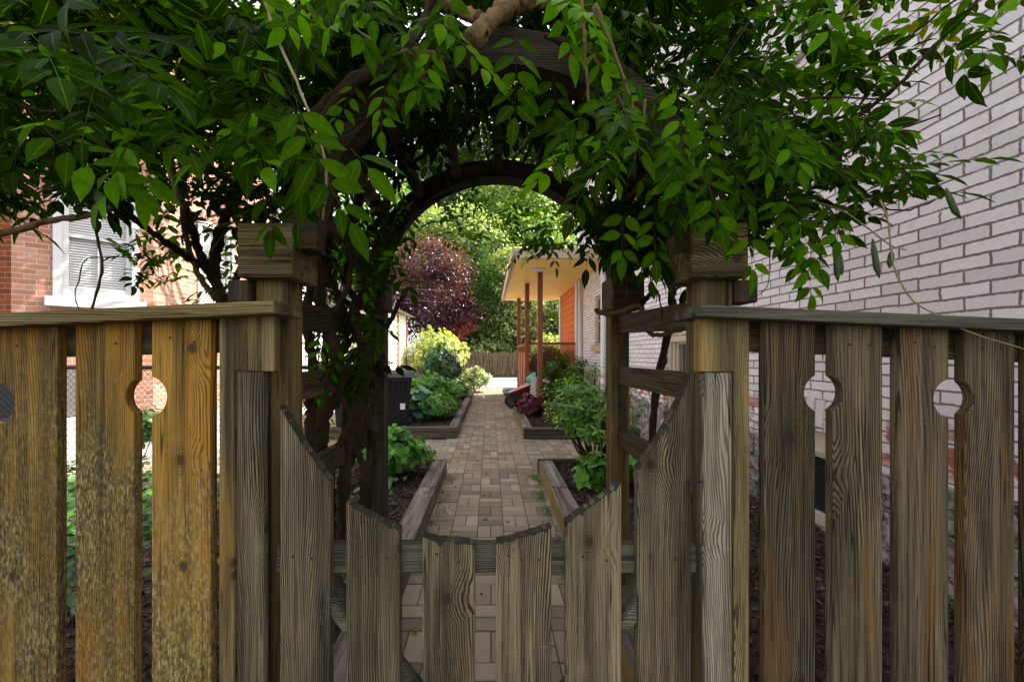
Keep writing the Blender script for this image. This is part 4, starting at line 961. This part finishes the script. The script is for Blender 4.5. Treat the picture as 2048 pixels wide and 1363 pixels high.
def shrub(name, label, base, rx, ry, h, n, L, mat, T=T_OVAL, whorl=6, w=1.0, cat='shrub', group=None, stems=9, up=.35, shell=.55, droop=-.15, low=.12):
    s = thing(name, label, cat, base, group); b = Vector(base); lv = Leaves(); k = MB()
    for i in range(n):
        d = rdir(); d.z = abs(d.z) * (1 if random.random() > .25 else -.4); rr = random.uniform(shell, 1.0)
        lump = 1 + .18*math.sin(d.x*5 + base[0]*3) * math.cos(d.y*4 + d.z*5)
        c = b + Vector((d.x*rx*rr*lump, d.y*ry*rr*lump, max(low*h, h*.45 + d.z*h*.55*rr*lump)))
        ax = (d*.8 + Vector((0, 0, up)) + rdir()*.3).normalized(); a0 = random.uniform(0, 6.28); e1 = ax.orthogonal().normalized(); e2 = ax.cross(e1); tc = random.random()
        for q in range(whorl):
            a = a0 + q*2.4; o = e1*math.cos(a) + e2*math.sin(a); back = (q/whorl)*L*.9
            dd = o*.9 + ax*(.55 - .5*q/whorl) + Vector((0, 0, droop)); lv.add(c - ax*back, dd, ax + o*(-.35) + rdir()*.2, L*random.uniform(.7, 1.1), w, min(1, .5*tc + .5*random.random()))
        if i % max(1, n // stems) == 0:
            st = b + Vector((random.gauss(0, rx*.12), random.gauss(0, ry*.12), 0)); md = st.lerp(c, .5) + Vector((0, 0, -.08*h))
            k.tube([st, st.lerp(md, .5), md, c.lerp(md, .3), c], [.011*max(.6, h), .010*max(.6, h), .008*max(.6, h), .006*max(.6, h), .003], 6)
    k.build('stems', M['bark'], s, smooth=True)
    lv.build('foliage', T, mat, s)
    return s
shrub('hydrangea', 'bright green broad leaved bush in the near left bed by the arbour post', (-.98, 4.08, .12), .38, .34, .50, 230, .075, M['hydr'], T_ROUND, 7, .9)
shrub('hydrangea', 'bright green bush at the near corner of the far left bed', (-1.05, 7.7, .12), .44, .55, .50, 330, .085, M['hydr'], T_OVAL, 8, 1.15)
shrub('hydrangea', 'bright green bush behind the trash bins, second along the far left bed', (-1.35, 9.3, .12), .55, .6, .80, 380, .085, M['hydr'], T_OVAL, 8, 1.15)
shrub('seedling_clump', 'small bright green clump among the wisteria stems on the mulch', (-1.05, 2.75, .1), .24, .22, .2, 50, .075, M['hydr'], T_ROUND, 6, .8, cat='plant')
shrub('seedling_clump', 'single low green sprig beside the left timber', (-.70, 2.5, .1), .06, .06, .1, 6, .05, M['hydr'], T_ROUND, 5, .8, cat='plant', stems=3)
shrub('seedling_clump', 'small green leafy plant on the mulch beside the right arbour post', (.98, 3.65, .12), .19, .2, .34, 34, .12, M['hydr'], T_OVAL, 6, 1.0, cat='plant')
shrub('seedling_clump', 'leafy green plant under the lowest right arbour rail', (1.45, 3.75, .12), .32, .3, .42, 60, .12, M['hydr'], T_OVAL, 6, 1.0, cat='plant')
shrub('laurel_bush', 'tall light green bush on bare dark stems beside the white brick wall', (1.20, 4.62, .0), .60, .50, 1.27, 230, .10, M['pieris'], T_LANCE, 10, 1.25, stems=26, up=.7, shell=.35, droop=-.05, low=.36)
shrub('laurel_bush', 'feathery dark green bush in front of the porch lattice', (1.75, 9.4, .05), .62, .8, 1.5, 190, .12, M['arbor'], T_LANCE, 9, 1.1, stems=14, up=.5)
shrub('boxwood', 'dark shrub directly behind the porch lattice', (1.75, 12.3, .4), .7, .5, 1.25, 260, .11, M['box'], T_OVAL, 7)
shrub('hosta', 'blue green hosta tucked beside the trash bin', (-1.38, 7.6, .1), .3, .3, .55, 26, .26, M['hosta'], T_ROUND, 4, .9, cat='plant', stems=4)
shrub('fern', 'light green fern clump at the far end of the left bed', (-.95, 11.3, .1), .42, .6, .62, 150, .15, M['fern'], T_LANCE, 8, 1.0, cat='plant', up=.8)
shrub('golden_shrub', 'small pale yellow shrub at the end of the left bed', (-.55, 14.4, 0), .62, .6, .95, 200, .13, M['cream'], T_LANCE, 9, 1.5, up=.6)
shrub('boxwood', 'round dark green clipped bush before the yellow bush', (-1.50, 12.0, .1), .70, .8, 1.6, 800, .08, M['box'], T_OVAL, 7, 1.0, shell=.6)
shrub('golden_shrub', 'big rounded yellow green bush below the purple tree', (-2.25, 16.8, 0), 1.4, 1.3, 2.45, 950, .11, M['yellow'], T_OVAL, 8, 1.0, up=.5, shell=.5)
shrub('golden_shrub', 'low yellow green bush by the mesh behind the trash bins', (-3.0, 13.0, 0), .6, .5, .8, 170, .11, M['yellow'], T_OVAL, 8, 1.0)
shrub('golden_shrub', 'yellow green bush glimpsed between the porch posts', (3.4, 21.5, 0), 1.5, 1.0, 2.5, 520, .14, M['yellow'], T_OVAL, 8, 1.0)
shrub('variegated_shrub', 'cream and green shrub spilling over the stockade fence', (-.2, 24.55, 0), 1.9, .5, 2.5, 620, .13, M['cream'], T_OVAL, 7, 1.0, low=.5, shell=.3)
shrub('heuchera', 'low purple red leafy clump at the front of the far right bed', (.86, 8.1, .12), .34, .42, .36, 90, .13, M['heuch'], T_ROUND, 5, 1.0, cat='plant')
shrub('heuchera', 'second purple red leafy clump, half behind the tall light green bush', (1.25, 7.7, .12), .28, .3, .3, 50, .13, M['heuch'], T_ROUND, 5, 1.0, cat='plant')
shrub('garden_shrub', 'dark green bush behind the chain link fence', (-4.75, 5.25, 0), .5, .25, .75, 130, .09, M['ivy'], T_ROUND, 6)
# low ivy between the picket fence and the chain link fence
lv = Leaves()
for k in range(5200):
    x, y = random.uniform(-5.6, -.75), random.uniform(1.5, 4.05)
    if x > -2.25 and y < 4.5 and random.random() < .8: continue
    z = abs(random.gauss(0, .12)) + .22*max(0, math.sin(x*2.1+y)) * random.random()
    a = random.uniform(0, 6.28); lv.add((x, y, z), (math.cos(a), math.sin(a), random.gauss(-.1, .3)), (random.gauss(0, .5), random.gauss(-.3, .4), 1), random.uniform(.04, .085))
tag(lv.build('ground_ivy', T_ROUND, M['ivy']), kind='stuff')
# dry twigs and leaves at the foot of the white wall
tw = MB()
for k in range(130):
    x, y = random.uniform(.9, 2.3), random.uniform(1.1, 2.6); a = random.uniform(0, 6.28); q = Vector((x, y, .02)); pts = [q]
    for i in range(5): a += random.gauss(0, .5); q = q + Vector((math.cos(a)*.07, math.sin(a)*.07, random.gauss(.01, .03))); q.z = max(.01, q.z); pts.append(q)
    tw.tube(pts, [.004, .004, .003, .003, .002, .0015], 5)
tag(tw.build('twig_litter', M['bark'], None, smooth=True), kind='stuff')

# ------------------------------------------------------------------ wisteria
class Vine:
    def __init__(s, name, label, base): s.root = thing(name, label, 'vine', base, 'wisteria over the arbour and fence'); s.lv = Leaves(); s.rach = MB()
    def stem(s, pts, r, mat='bark', name='stem', wob=.006, n=8):
        P3 = [Vector(P(*p)) for p in pts]; out = []
        ext = [P3[0]*2 - P3[1]] + P3 + [P3[-1]*2 - P3[-2]]
        for i in range(1, len(ext)-2):
            p0, p1, p2, p3 = ext[i-1:i+3]
            NK = 9 if (r if not isinstance(r, tuple) else r[0]) > .01 else 5
            for k in range(NK):
                t = k/NK; out.append(.5*((2*p1) + (p2-p0)*t + (2*p0-5*p1+4*p2-p3)*t*t + (3*p1-p0-3*p2+p3)*t**3) + rv(wob*.4))
        out.append(P3[-1]); r0, r1 = r if isinstance(r, tuple) else (r, r*.7); m = len(out) - 1
        MB().tube(out, [(r0 + (r1-r0)*i/m)*(1 + .12*math.sin(i*2.1) + random.gauss(0, .05)) for i in range(m+1)], 13 if r0 > .01 else n, True, .10 if r0 > .01 else 0).build(name, M[mat], s.root, smooth=True)
    def spray(s, o, d, n, R_, pairs, L, tint=None, wid=1.0, droop=.5):
        """One pinnate leaf: rachis from o along d, leaflets in pairs and one at the tip."""
        o = Vector(o); d = Vector(d).normalized(); n = Vector(n); n = (n - d*n.dot(d)).normalized(); bow = d.cross(n)*random.gauss(0, .16); t0 = random.random() if tint is None else tint; t0 = t0**1.6 if t0 < .955 else t0; pts = []
        for k in range(pairs*2 + 2):
            t = k/(pairs*2 + 1); pts.append(o + d*(R_*t) + Vector((0,0,-1))*(droop*R_*t*t*.35) + bow*(R_*.9*t*(1-t)))
        s.rach.tube(pts[::2] + [pts[-1]], .0006, 3, False)
        for k in range(pairs):
            t = .16 + .72*k/max(1, pairs-1) if pairs > 1 else .5; i = min(len(pts)-2, int(t*(len(pts)-1))); p = pts[i].lerp(pts[i+1], t*(len(pts)-1) - i); ax = (pts[i+1]-pts[i]).normalized(); sd = ax.cross(n).normalized()
            sz = L*(.72 + .38*math.sin(math.pi*(.25 + .6*t)))*random.uniform(.85, 1.12)
            for sg in (1, -1):
                a = R(62 - 22*t + random.gauss(0, 7)); dd = ax*math.cos(a) + sd*(sg*math.sin(a)) - n*random.uniform(-.08, .2) + rv(.08) + Vector((0,0,-.04))
                s.lv.add(p + sd*(sg*.004), dd, n + sd*(sg*random.uniform(-.15,.4)) + rv(.22), sz, wid*random.uniform(.85, 1.3), min(.86, max(0, t0*random.uniform(.7, 1.35))) if t0 < .955 else t0)
        s.lv.add(pts[-1], (pts[-1]-pts[-2]).normalized() - n*.12 + rv(.05), n + rv(.12), L*1.12, wid, t0)
    def done(s):
        s.lv.build('foliage', T_WIST, M['wist'], s.root); s.rach.build('leaf_stalks', M['stalk'], s.root)['kind'] = 'stuff'
def inside(x, y, poly):
    c = False; j = len(poly) - 1
    for i in range(len(poly)):
        (xi, yi), (xj, yj) = poly[i], poly[j]
        if (yi > y) != (yj > y) and x < (xj-xi)*(y-yi)/(yj-yi) + xi: c = not c
        j = i
    return c
def fill(v, poly, n, Ya, Yb, lean=(0, 0, 0), Lr=(.046, .072), tint=(0, .9), face=.12, hang=.12, wid=1.0):
    xs = [p[0] for p in poly]; ys = [p[1] for p in poly]; k = 0
    while k < n:
        x, y = random.uniform(min(xs), max(xs)), random.uniform(min(ys), max(ys))
        if not inside(x, y, poly): continue
        Y = Ya * (Yb/Ya) ** random.random(); o = Vector(P(x, y, Y)); k += 1
        d = Vector((random.gauss(0, 1), random.gauss(0, .8), random.gauss(0, .35) - hang)) + Vector(lean)
        nn = Vector((random.gauss(0, .38), random.gauss(0, .36) - face, 1.0)); pr = random.randint(3, 6); L = random.uniform(*Lr)
        s0 = d.normalized() * (pr*.022)
        v.spray(o - s0, d, nn, pr*.036*L/.05, pr, L, random.uniform(*tint), wid, random.uniform(.2, .9))
def front(v, poly, n, Ya, Yb, Lr=(.05, .070), spread=.6, lean=(0,0,0), tint=(.3, .9)):
    xs = [p[0] for p in poly]; ys = [p[1] for p in poly]; k = 0
    while k < n:
        x, y = random.uniform(min(xs), max(xs)), random.uniform(min(ys), max(ys))
        if not inside(x, y, poly): continue
        o = Vector(P(x, y, random.uniform(Ya, Yb))); k += 1; pr = random.randint(3, 6); L = random.uniform(*Lr)
        d = Vector((random.gauss(0, spread), -.25 + random.gauss(0, .25), -1 + random.gauss(0, .25))) + Vector(lean)
        v.spray(o, d, Vector((random.gauss(0, .4), -1, .95 + random.gauss(0, .4))), pr*.036*L/.05, pr, L, random.uniform(*tint), 1.05, .15)

vl = Vine('wisteria_vine', 'wisteria with dark twisted stems inside the left arbour post, leaves massed over the gate', (-.75, 1.5, 0))
big = [([(655,1080,1.62),(640,930,1.6),(648,830,1.58),(685,770,1.55),(668,690,1.5),(640,600,1.5),(652,500,1.45),(640,400,1.4),(600,300,1.3)], (.030,.02)),
 ([(690,1080,1.7),(690,930,1.66),(712,830,1.66),(735,720,1.62),(705,640,1.6),(735,560,1.6),(700,470,1.55),(720,380,1.5),(690,280,1.4)], (.026,.016)),
 ([(680,1100,1.75),(690,960,1.8),(722,870,1.8),(752,780,1.82),(742,745,1.82),(700,700,1.8)], (.020,.014)),
 ([(694,722,1.75),(735,680,1.8),(778,645,1.85),(800,600,1.87),(816,575,1.87)], (.018,.007)),
 ([(725,1090,1.85),(742,960,1.88),(756,870,1.9),(755,780,1.9),(738,740,1.88)], (.019,.015)),
 ([(640,1000,1.5),(620,860,1.5),(626,740,1.5),(612,640,1.45),(622,540,1.4),(600,430,1.3)], (.020,.012)),
 ([(760,640,1.92),(768,560,1.93),(800,470,1.95),(830,420,1.96),(900,385,1.96)], (.014,.008)),
 ([(720,620,1.7),(690,540,1.65),(770,420,1.7),(800,350,1.75),(860,300,1.8)], (.014,.009)),
 ([(690,800,1.6),(660,740,1.65),(720,640,1.7),(640,540,1.6),(680,440,1.5)], (.012,.008)),
 ([(640,470,1.2),(562,325,1.1),(590,275,1.08),(700,170,1.06),(830,108,1.03),(900,112,1.02)], (.021,.016)),
 ([(570,330,1.05),(690,190,1.04),(790,120,1.02),(850,40,1.02),(880,-60,1.0)], (.016,.012))]
big += [([(665,1090,1.7),(660,940,1.72),(630,850,1.7),(640,760,1.66),(690,690,1.62),(680,600,1.58),(630,500,1.5)], (.017,.011)),
 ([(710,1080,1.78),(728,940,1.76),(690,860,1.74),(700,780,1.72),(725,690,1.72),(760,600,1.75),(750,500,1.78),(790,420,1.82)], (.017,.010)),
 ([(650,1000,1.58),(672,900,1.58),(700,830,1.56),(652,730,1.52),(660,640,1.5),(700,560,1.46),(690,450,1.42)], (.013,.009)),
 ([(632,560,1.35),(640,470,1.25),(672,380,1.16),(716,270,1.1),(780,180,1.08),(860,118,1.07),(960,84,1.07)], (.013,.009)),
 ([(700,640,1.55),(735,520,1.6),(770,480,1.7),(795,420,1.85)], (.010,.007))]
for p, r in big: vl.stem(p, r)
vl.stem([(944,88,.98),(985,40,1.0),(1030,8,1.04),(1100,-4,1.06),(1200,-40,1.1),(1300,-20,1.1)], (.024,.017), 'bark_light')
vl.stem([(960,40,1.02),(900,10,1.05),(820,-60,1.05)], (.016,.012), 'bark_light')
vl.stem([(779,131,.99),(820,108,.99),(860,112,.99),(890,126,.99)], (.013,.010), 'bark_light')
vl.stem([(445,625,1.75),(440,580,1.75),(405,520,1.75),(380,440,1.7),(350,370,1.65),(330,260,1.6)], (.022,.012))
vl.stem([(450,660,1.8),(446,600,1.78),(428,540,1.76),(440,470,1.74),(470,400,1.7),(520,300,1.6)], (.028,.015))
vl.stem([(432,600,1.74),(392,540,1.7),(372,470,1.66),(365,430,1.62),(370,380,1.6),(355,300,1.55)], (.012,.007), 'bark_light')
vl.stem([(400,530,1.72),(340,490,1.6),(270,440,1.5),(200,395,1.4),(110,320,1.3),(20,280,1.25)], (.014,.007))
vl.stem([(470,560,1.7),(500,500,1.6),(540,420,1.5)], (.012,.009))
vl.stem([(-80,480,1.1),(20,462,1.1),(110,440,1.12),(180,430,1.14),(240,405,1.16),(290,375,1.2)], (.0095,.0065), 'bark_light')
vl.stem([(525,-40,.8),(535,20,.8),(560,90,.8),(600,180,.8),(628,250,.8),(652,330,.8),(650,400,.81),(645,440,.82)], (.0032,.0022), 'twig', 'tendril', .002)
vl.stem([(185,440,1.05),(200,500,1.05),(203,545,1.04),(184,617,1.02)], (.0035,.003), 'bark', 'tendril', .001)
vl.stem([(270,515,1.3),(210,514,1.3),(170,520,1.3),(158,560,1.3),(150,590,1.3),(160,625,1.3)], (.002,.0015), 'bark', 'tendril', .001)
for q in range(16):
    x0 = random.uniform(-60, 620); x1 = x0 + random.gauss(0, 220)
    Y = random.uniform(1.0, 1.9); vl.stem([(x0, random.uniform(60, 420), Y), ((x0+x1)/2 + random.gauss(0, 40), random.uniform(20, 360), Y*.98), (x1, random.uniform(-100, 260), Y*.95)], (random.uniform(.004, .01), .004), random.choice(('bark', 'bark', 'twig')), 'twig', .004, 6)
fill(vl, [(-200,-120),(640,-120),(700,60),(640,330),(600,430),(520,430),(430,390),(330,350),(230,380),(100,370),(-200,370)], 800, 1.05, 2.5, tint=(0, .45))
fill(vl, [(-200,-120),(640,-120),(600,260),(520,330),(330,300),(100,330),(-200,330)], 150, .8, 1.3, (0, -.2, 0), tint=(.0, .9))
fill(vl, [(-200,380),(60,430),(250,420),(330,380),(200,340),(-200,320)], 16, .95, 1.4, tint=(0,.6))
fill(vl, [(180,360),(480,330),(480,440),(330,460),(230,430)], 22, 1.5, 2.4, (-.4,0,0), tint=(.0, .7))
fill(vl, [(235,470),(330,440),(470,420),(480,540),(470,610),(400,605),(330,560),(260,560)], 34, 1.6, 2.6, (-.7, 0, -.1), tint=(.1, .7))
fill(vl, [(610,430),(800,400),(790,560),(760,640),(745,780),(620,800)], 115, 1.4, 2.2, tint=(0, .8), hang=.8, Lr=(.034,.055))
fill(vl, [(640,-120),(1240,-120),(1240,60),(1010,60),(900,-10),(760,120),(660,230)], 420, 1.2, 2.7, tint=(0, .5))
fill(vl, [(650,120),(780,120),(1010,70),(1290,150),(1330,320),(1200,330),(1110,270),(990,245),(860,262),(770,330),(640,380)], 400, 1.25, 1.95, tint=(0, .5), hang=.4)
fill(vl, [(700,150),(1000,90),(1300,160),(1330,330),(1100,330),(980,300),(860,330),(690,330)], 170, 2.4, 3.6, tint=(0, .5), Lr=(.05,.075))
fill(vl, [(600,620),(770,600),(760,900),(620,900)], 26, 2.1, 3.0, tint=(.2, .9), hang=.3, Lr=(.035,.055))
fill(vl, [(800,430),(880,390),(1010,375),(1120,395),(1190,450),(1190,520),(1050,500),(940,470),(850,520),(800,500)], 46, 2.15, 3.0, tint=(.1, .97), hang=.4)
front(vl, [(-60,40),(240,10),(640,-40),(640,200),(560,300),(330,300),(120,250),(-60,200)], 26, .72, 1.0, spread=1.2)
front(vl, [(-80,-20),(230,-20),(200,90),(-80,110)], 5, .55, .7, (.055,.07), 1.2, (.6, -.4, .5), tint=(.15, .6))
front(vl, [(640,-60),(760,-60),(720,60),(640,60)], 5, .85, 1.0)
front(vl, [(1060,-60),(1200,-60),(1180,20),(1080,10)], 4, .85, 1.0)
for (x, y, Y, dx, L_, pr) in ((1032,52,.93,-.02,.064,5),(868,60,.93,-.25,.055,4),(862,118,.93,-.12,.055,2),(500,205,.8,.05,.062,3),(585,300,.78,.25,.062,2),(1105,150,1.0,.1,.06,3),(1110,205,1.0,.02,.055,3),(700,296,.75,.9,.075,1),(300,330,.82,-.05,.075,1),(535,385,.88,.15,.06,2),(895,-10,.92,-.1,.05,3)):
    vl.spray(P(x, y, Y), (dx, -.12, -1), (.05, -1, .35), pr*.036*L_/.05, pr, L_, random.uniform(.5, .9), 1.08, 0)
vl.spray(P(742, 725, 1.9), (.95, -.2, -.05), (0, -.6, 1), .15, 3, .075, .1, 1.1, .2)
front(vl, [(690,130),(780,60),(880,0),(960,-10),(940,40),(820,90),(720,190)], 9, .9, 1.02, (.042,.056), .8)
vl.done()

vr = Vine('wisteria_vine', 'wisteria spreading from the right arbour post across the white brick wall, with hanging seed pods', (.7, 1.6, 0))
vr.stem([(1190,620,1.9),(1225,628,1.86),(1275,612,1.82),(1290,635,1.8),(1303,668,1.8),(1350,662,1.75),(1400,640,1.7)], (.013,.009), 'bark_light')
vr.stem([(1385,560,1.3),(1375,470,1.15),(1330,330,1.08),(1270,215,1.05),(1180,120,1.03),(1090,70,1.03)], (.012,.007))
vr.stem([(1275,612,1.82),(1300,590,1.8),(1315,580,1.8)], (.012,.010))
vr.stem([(1300,1000,2.2),(1310,800,2.1),(1340,640,1.9),(1340,560,1.75),(1300,420,1.6),(1280,300,1.45),(1240,150,1.3)], (.02,.012))
vr.stem([(1340,600,1.75),(1380,480,1.6),(1480,380,1.5),(1600,300,1.4),(1760,200,1.3),(1900,60,1.2),(1990,-40,1.15)], (.011,.004))
vr.stem([(1400,450,1.55),(1530,330,1.5),(1690,180,1.4),(1860,40,1.35),(1980,-60,1.3)], (.007,.003))
vr.stem([(1380,500,1.5),(1500,420,1.45),(1640,340,1.4),(1740,280,1.35),(1880,230,1.3)], (.006,.0025))
vr.stem([(1420,520,1.5),(1560,470,1.45),(1700,400,1.35),(1800,420,1.3),(1870,400,1.3)], (.005,.002))
for pts in ([(1160,-30,.92),(1172,120,.92),(1178,200,.93),(1195,245,.95)], [(1190,10,.92),(1225,95,.92),(1262,200,.93),(1270,260,.93),(1268,360,.95)], [(1186,15,.93),(1222,85,.93),(1250,170,.94),(1262,215,.95)], [(1185,110,.97),(1225,170,.97),(1260,240,.98)], [(1290,200,1.0),(1285,260,1.0)]):
    vr.stem(pts, (.0042,.0026), 'bark_light', 'tendril', .002, 6)
vr.stem([(1760,400,1.0),(1776,440,.99),(1781,490,.98),(1790,540,.98),(1825,600,.97),(1875,630,.965),(1930,660,.955),(2060,702,.95)], (.0024,.0016), 'twig', 'tendril', .001, 6)
vr.stem([(1600,395,1.0),(1680,420,1.0),(1735,455,1.0),(1780,490,.99),(1812,500,.99)], (.0022,.0014), 'twig', 'tendril', .001, 6)
vr.stem([(1540,490,1.0),(1535,570,1.0),(1500,600,1.0)], (.0012,.001), 'bark', 'tendril', .001, 5)
for (x, y, dx, dl) in ((1745,478,14,78),(1672,497,4,66),(1678,500,6,50),(1892,376,30,62),(1783,500,-4,36)):
    MB().tube([P(x, y, .99), P(x + dx*.2, y + dl*.3, .985), P(x + dx*.6, y + dl*.75, .985), P(x + dx, y + dl, .985)], [.002, .0062, .0068, .0012], 7).build('seed_pod', M['pod'], vr.root, smooth=True)
for q in range(9):
    x0 = random.uniform(1250, 1500); Y = random.uniform(1.1, 1.7)
    vr.stem([(x0, random.uniform(200, 480), Y), (x0 + random.uniform(60, 160), random.uniform(120, 400), Y*.97), (x0 + random.uniform(180, 360), random.uniform(-40, 330), Y*.94)], (random.uniform(.003, .007), .002), random.choice(('bark', 'twig')), 'twig', .003, 6)
fill(vr, [(1180,-120),(1420,-120),(1560,60),(1600,300),(1560,420),(1460,500),(1380,470),(1300,420),(1200,330)], 330, 1.1, 2.3, tint=(0, .7))
fill(vr, [(1380,-120),(1700,-120),(1760,40),(1740,200),(1640,360),(1520,420),(1430,300)], 120, 1.2, 2.2, (.5, 0, .1), tint=(.2, .95))
fill(vr, [(1620,-120),(1960,-120),(1900,0),(1880,140),(1760,240),(1680,330),(1640,200)], 30, 1.2, 1.9, (.9, 0, .2), tint=(.2, 1.0))
fill(vr, [(1480,260),(1680,220),(1790,270),(1840,330),(1760,410),(1640,450),(1520,480),(1430,470)], 66, 1.0, 1.7, (1.0, -.1, .1), tint=(.05, .7))
fill(vr, [(1860,30),(2080,-60),(2080,60),(1990,110),(1900,150)], 5, 1.0, 1.3, (.8, 0, -.3), tint=(.3, .97))
fill(vr, [(1170,380),(1300,420),(1370,470),(1350,500),(1290,500),(1215,480),(1160,440)], 60, 1.2, 1.9, (0, 0, -.4), tint=(.1, .7), hang=.5)
front(vr, [(1250,140),(1480,130),(1500,260),(1440,340),(1370,370),(1290,370),(1230,320),(1120,220)], 30, .84, 1.02, (.040,.058), 1.0)
front(vr, [(1480,200),(1680,160),(1760,240),(1680,320),(1530,330)], 10, .85, 1.0, (.045,.062), 1.0, (.6, 0, .3))
front(vr, [(1540,380),(1700,370),(1760,360),(1660,410),(1560,420)], 5, .95, 1.1, (.045,.06), .5)
for (x, y, Y, dx, L_, pr) in ((1355,165,.93,0,.052,5),(1345,315,.93,.05,.05,4),(1440,325,.93,.04,.05,5),(1640,-20,.9,.1,.055,3),(1965,95,.95,-.03,.06,1),(1608,465,1.0,.02,.055,4),(1312,395,.93,-.05,.052,4),(1250,420,.93,-.1,.052,3),(1500,470,.9,.0,.055,2),(1520,225,.9,.05,.05,4)):
    vr.spray(P(x, y, Y), (dx, -.12, -1), (.05, -1, .35), pr*.036*L_/.05, pr, L_, random.uniform(.5, .9), 1.08, 0)
front(vr, [(1130,-20),(1250,20),(1310,110),(1250,100),(1150,30)], 6, .9, 1.02, (.04,.055), .8)
vr.done()
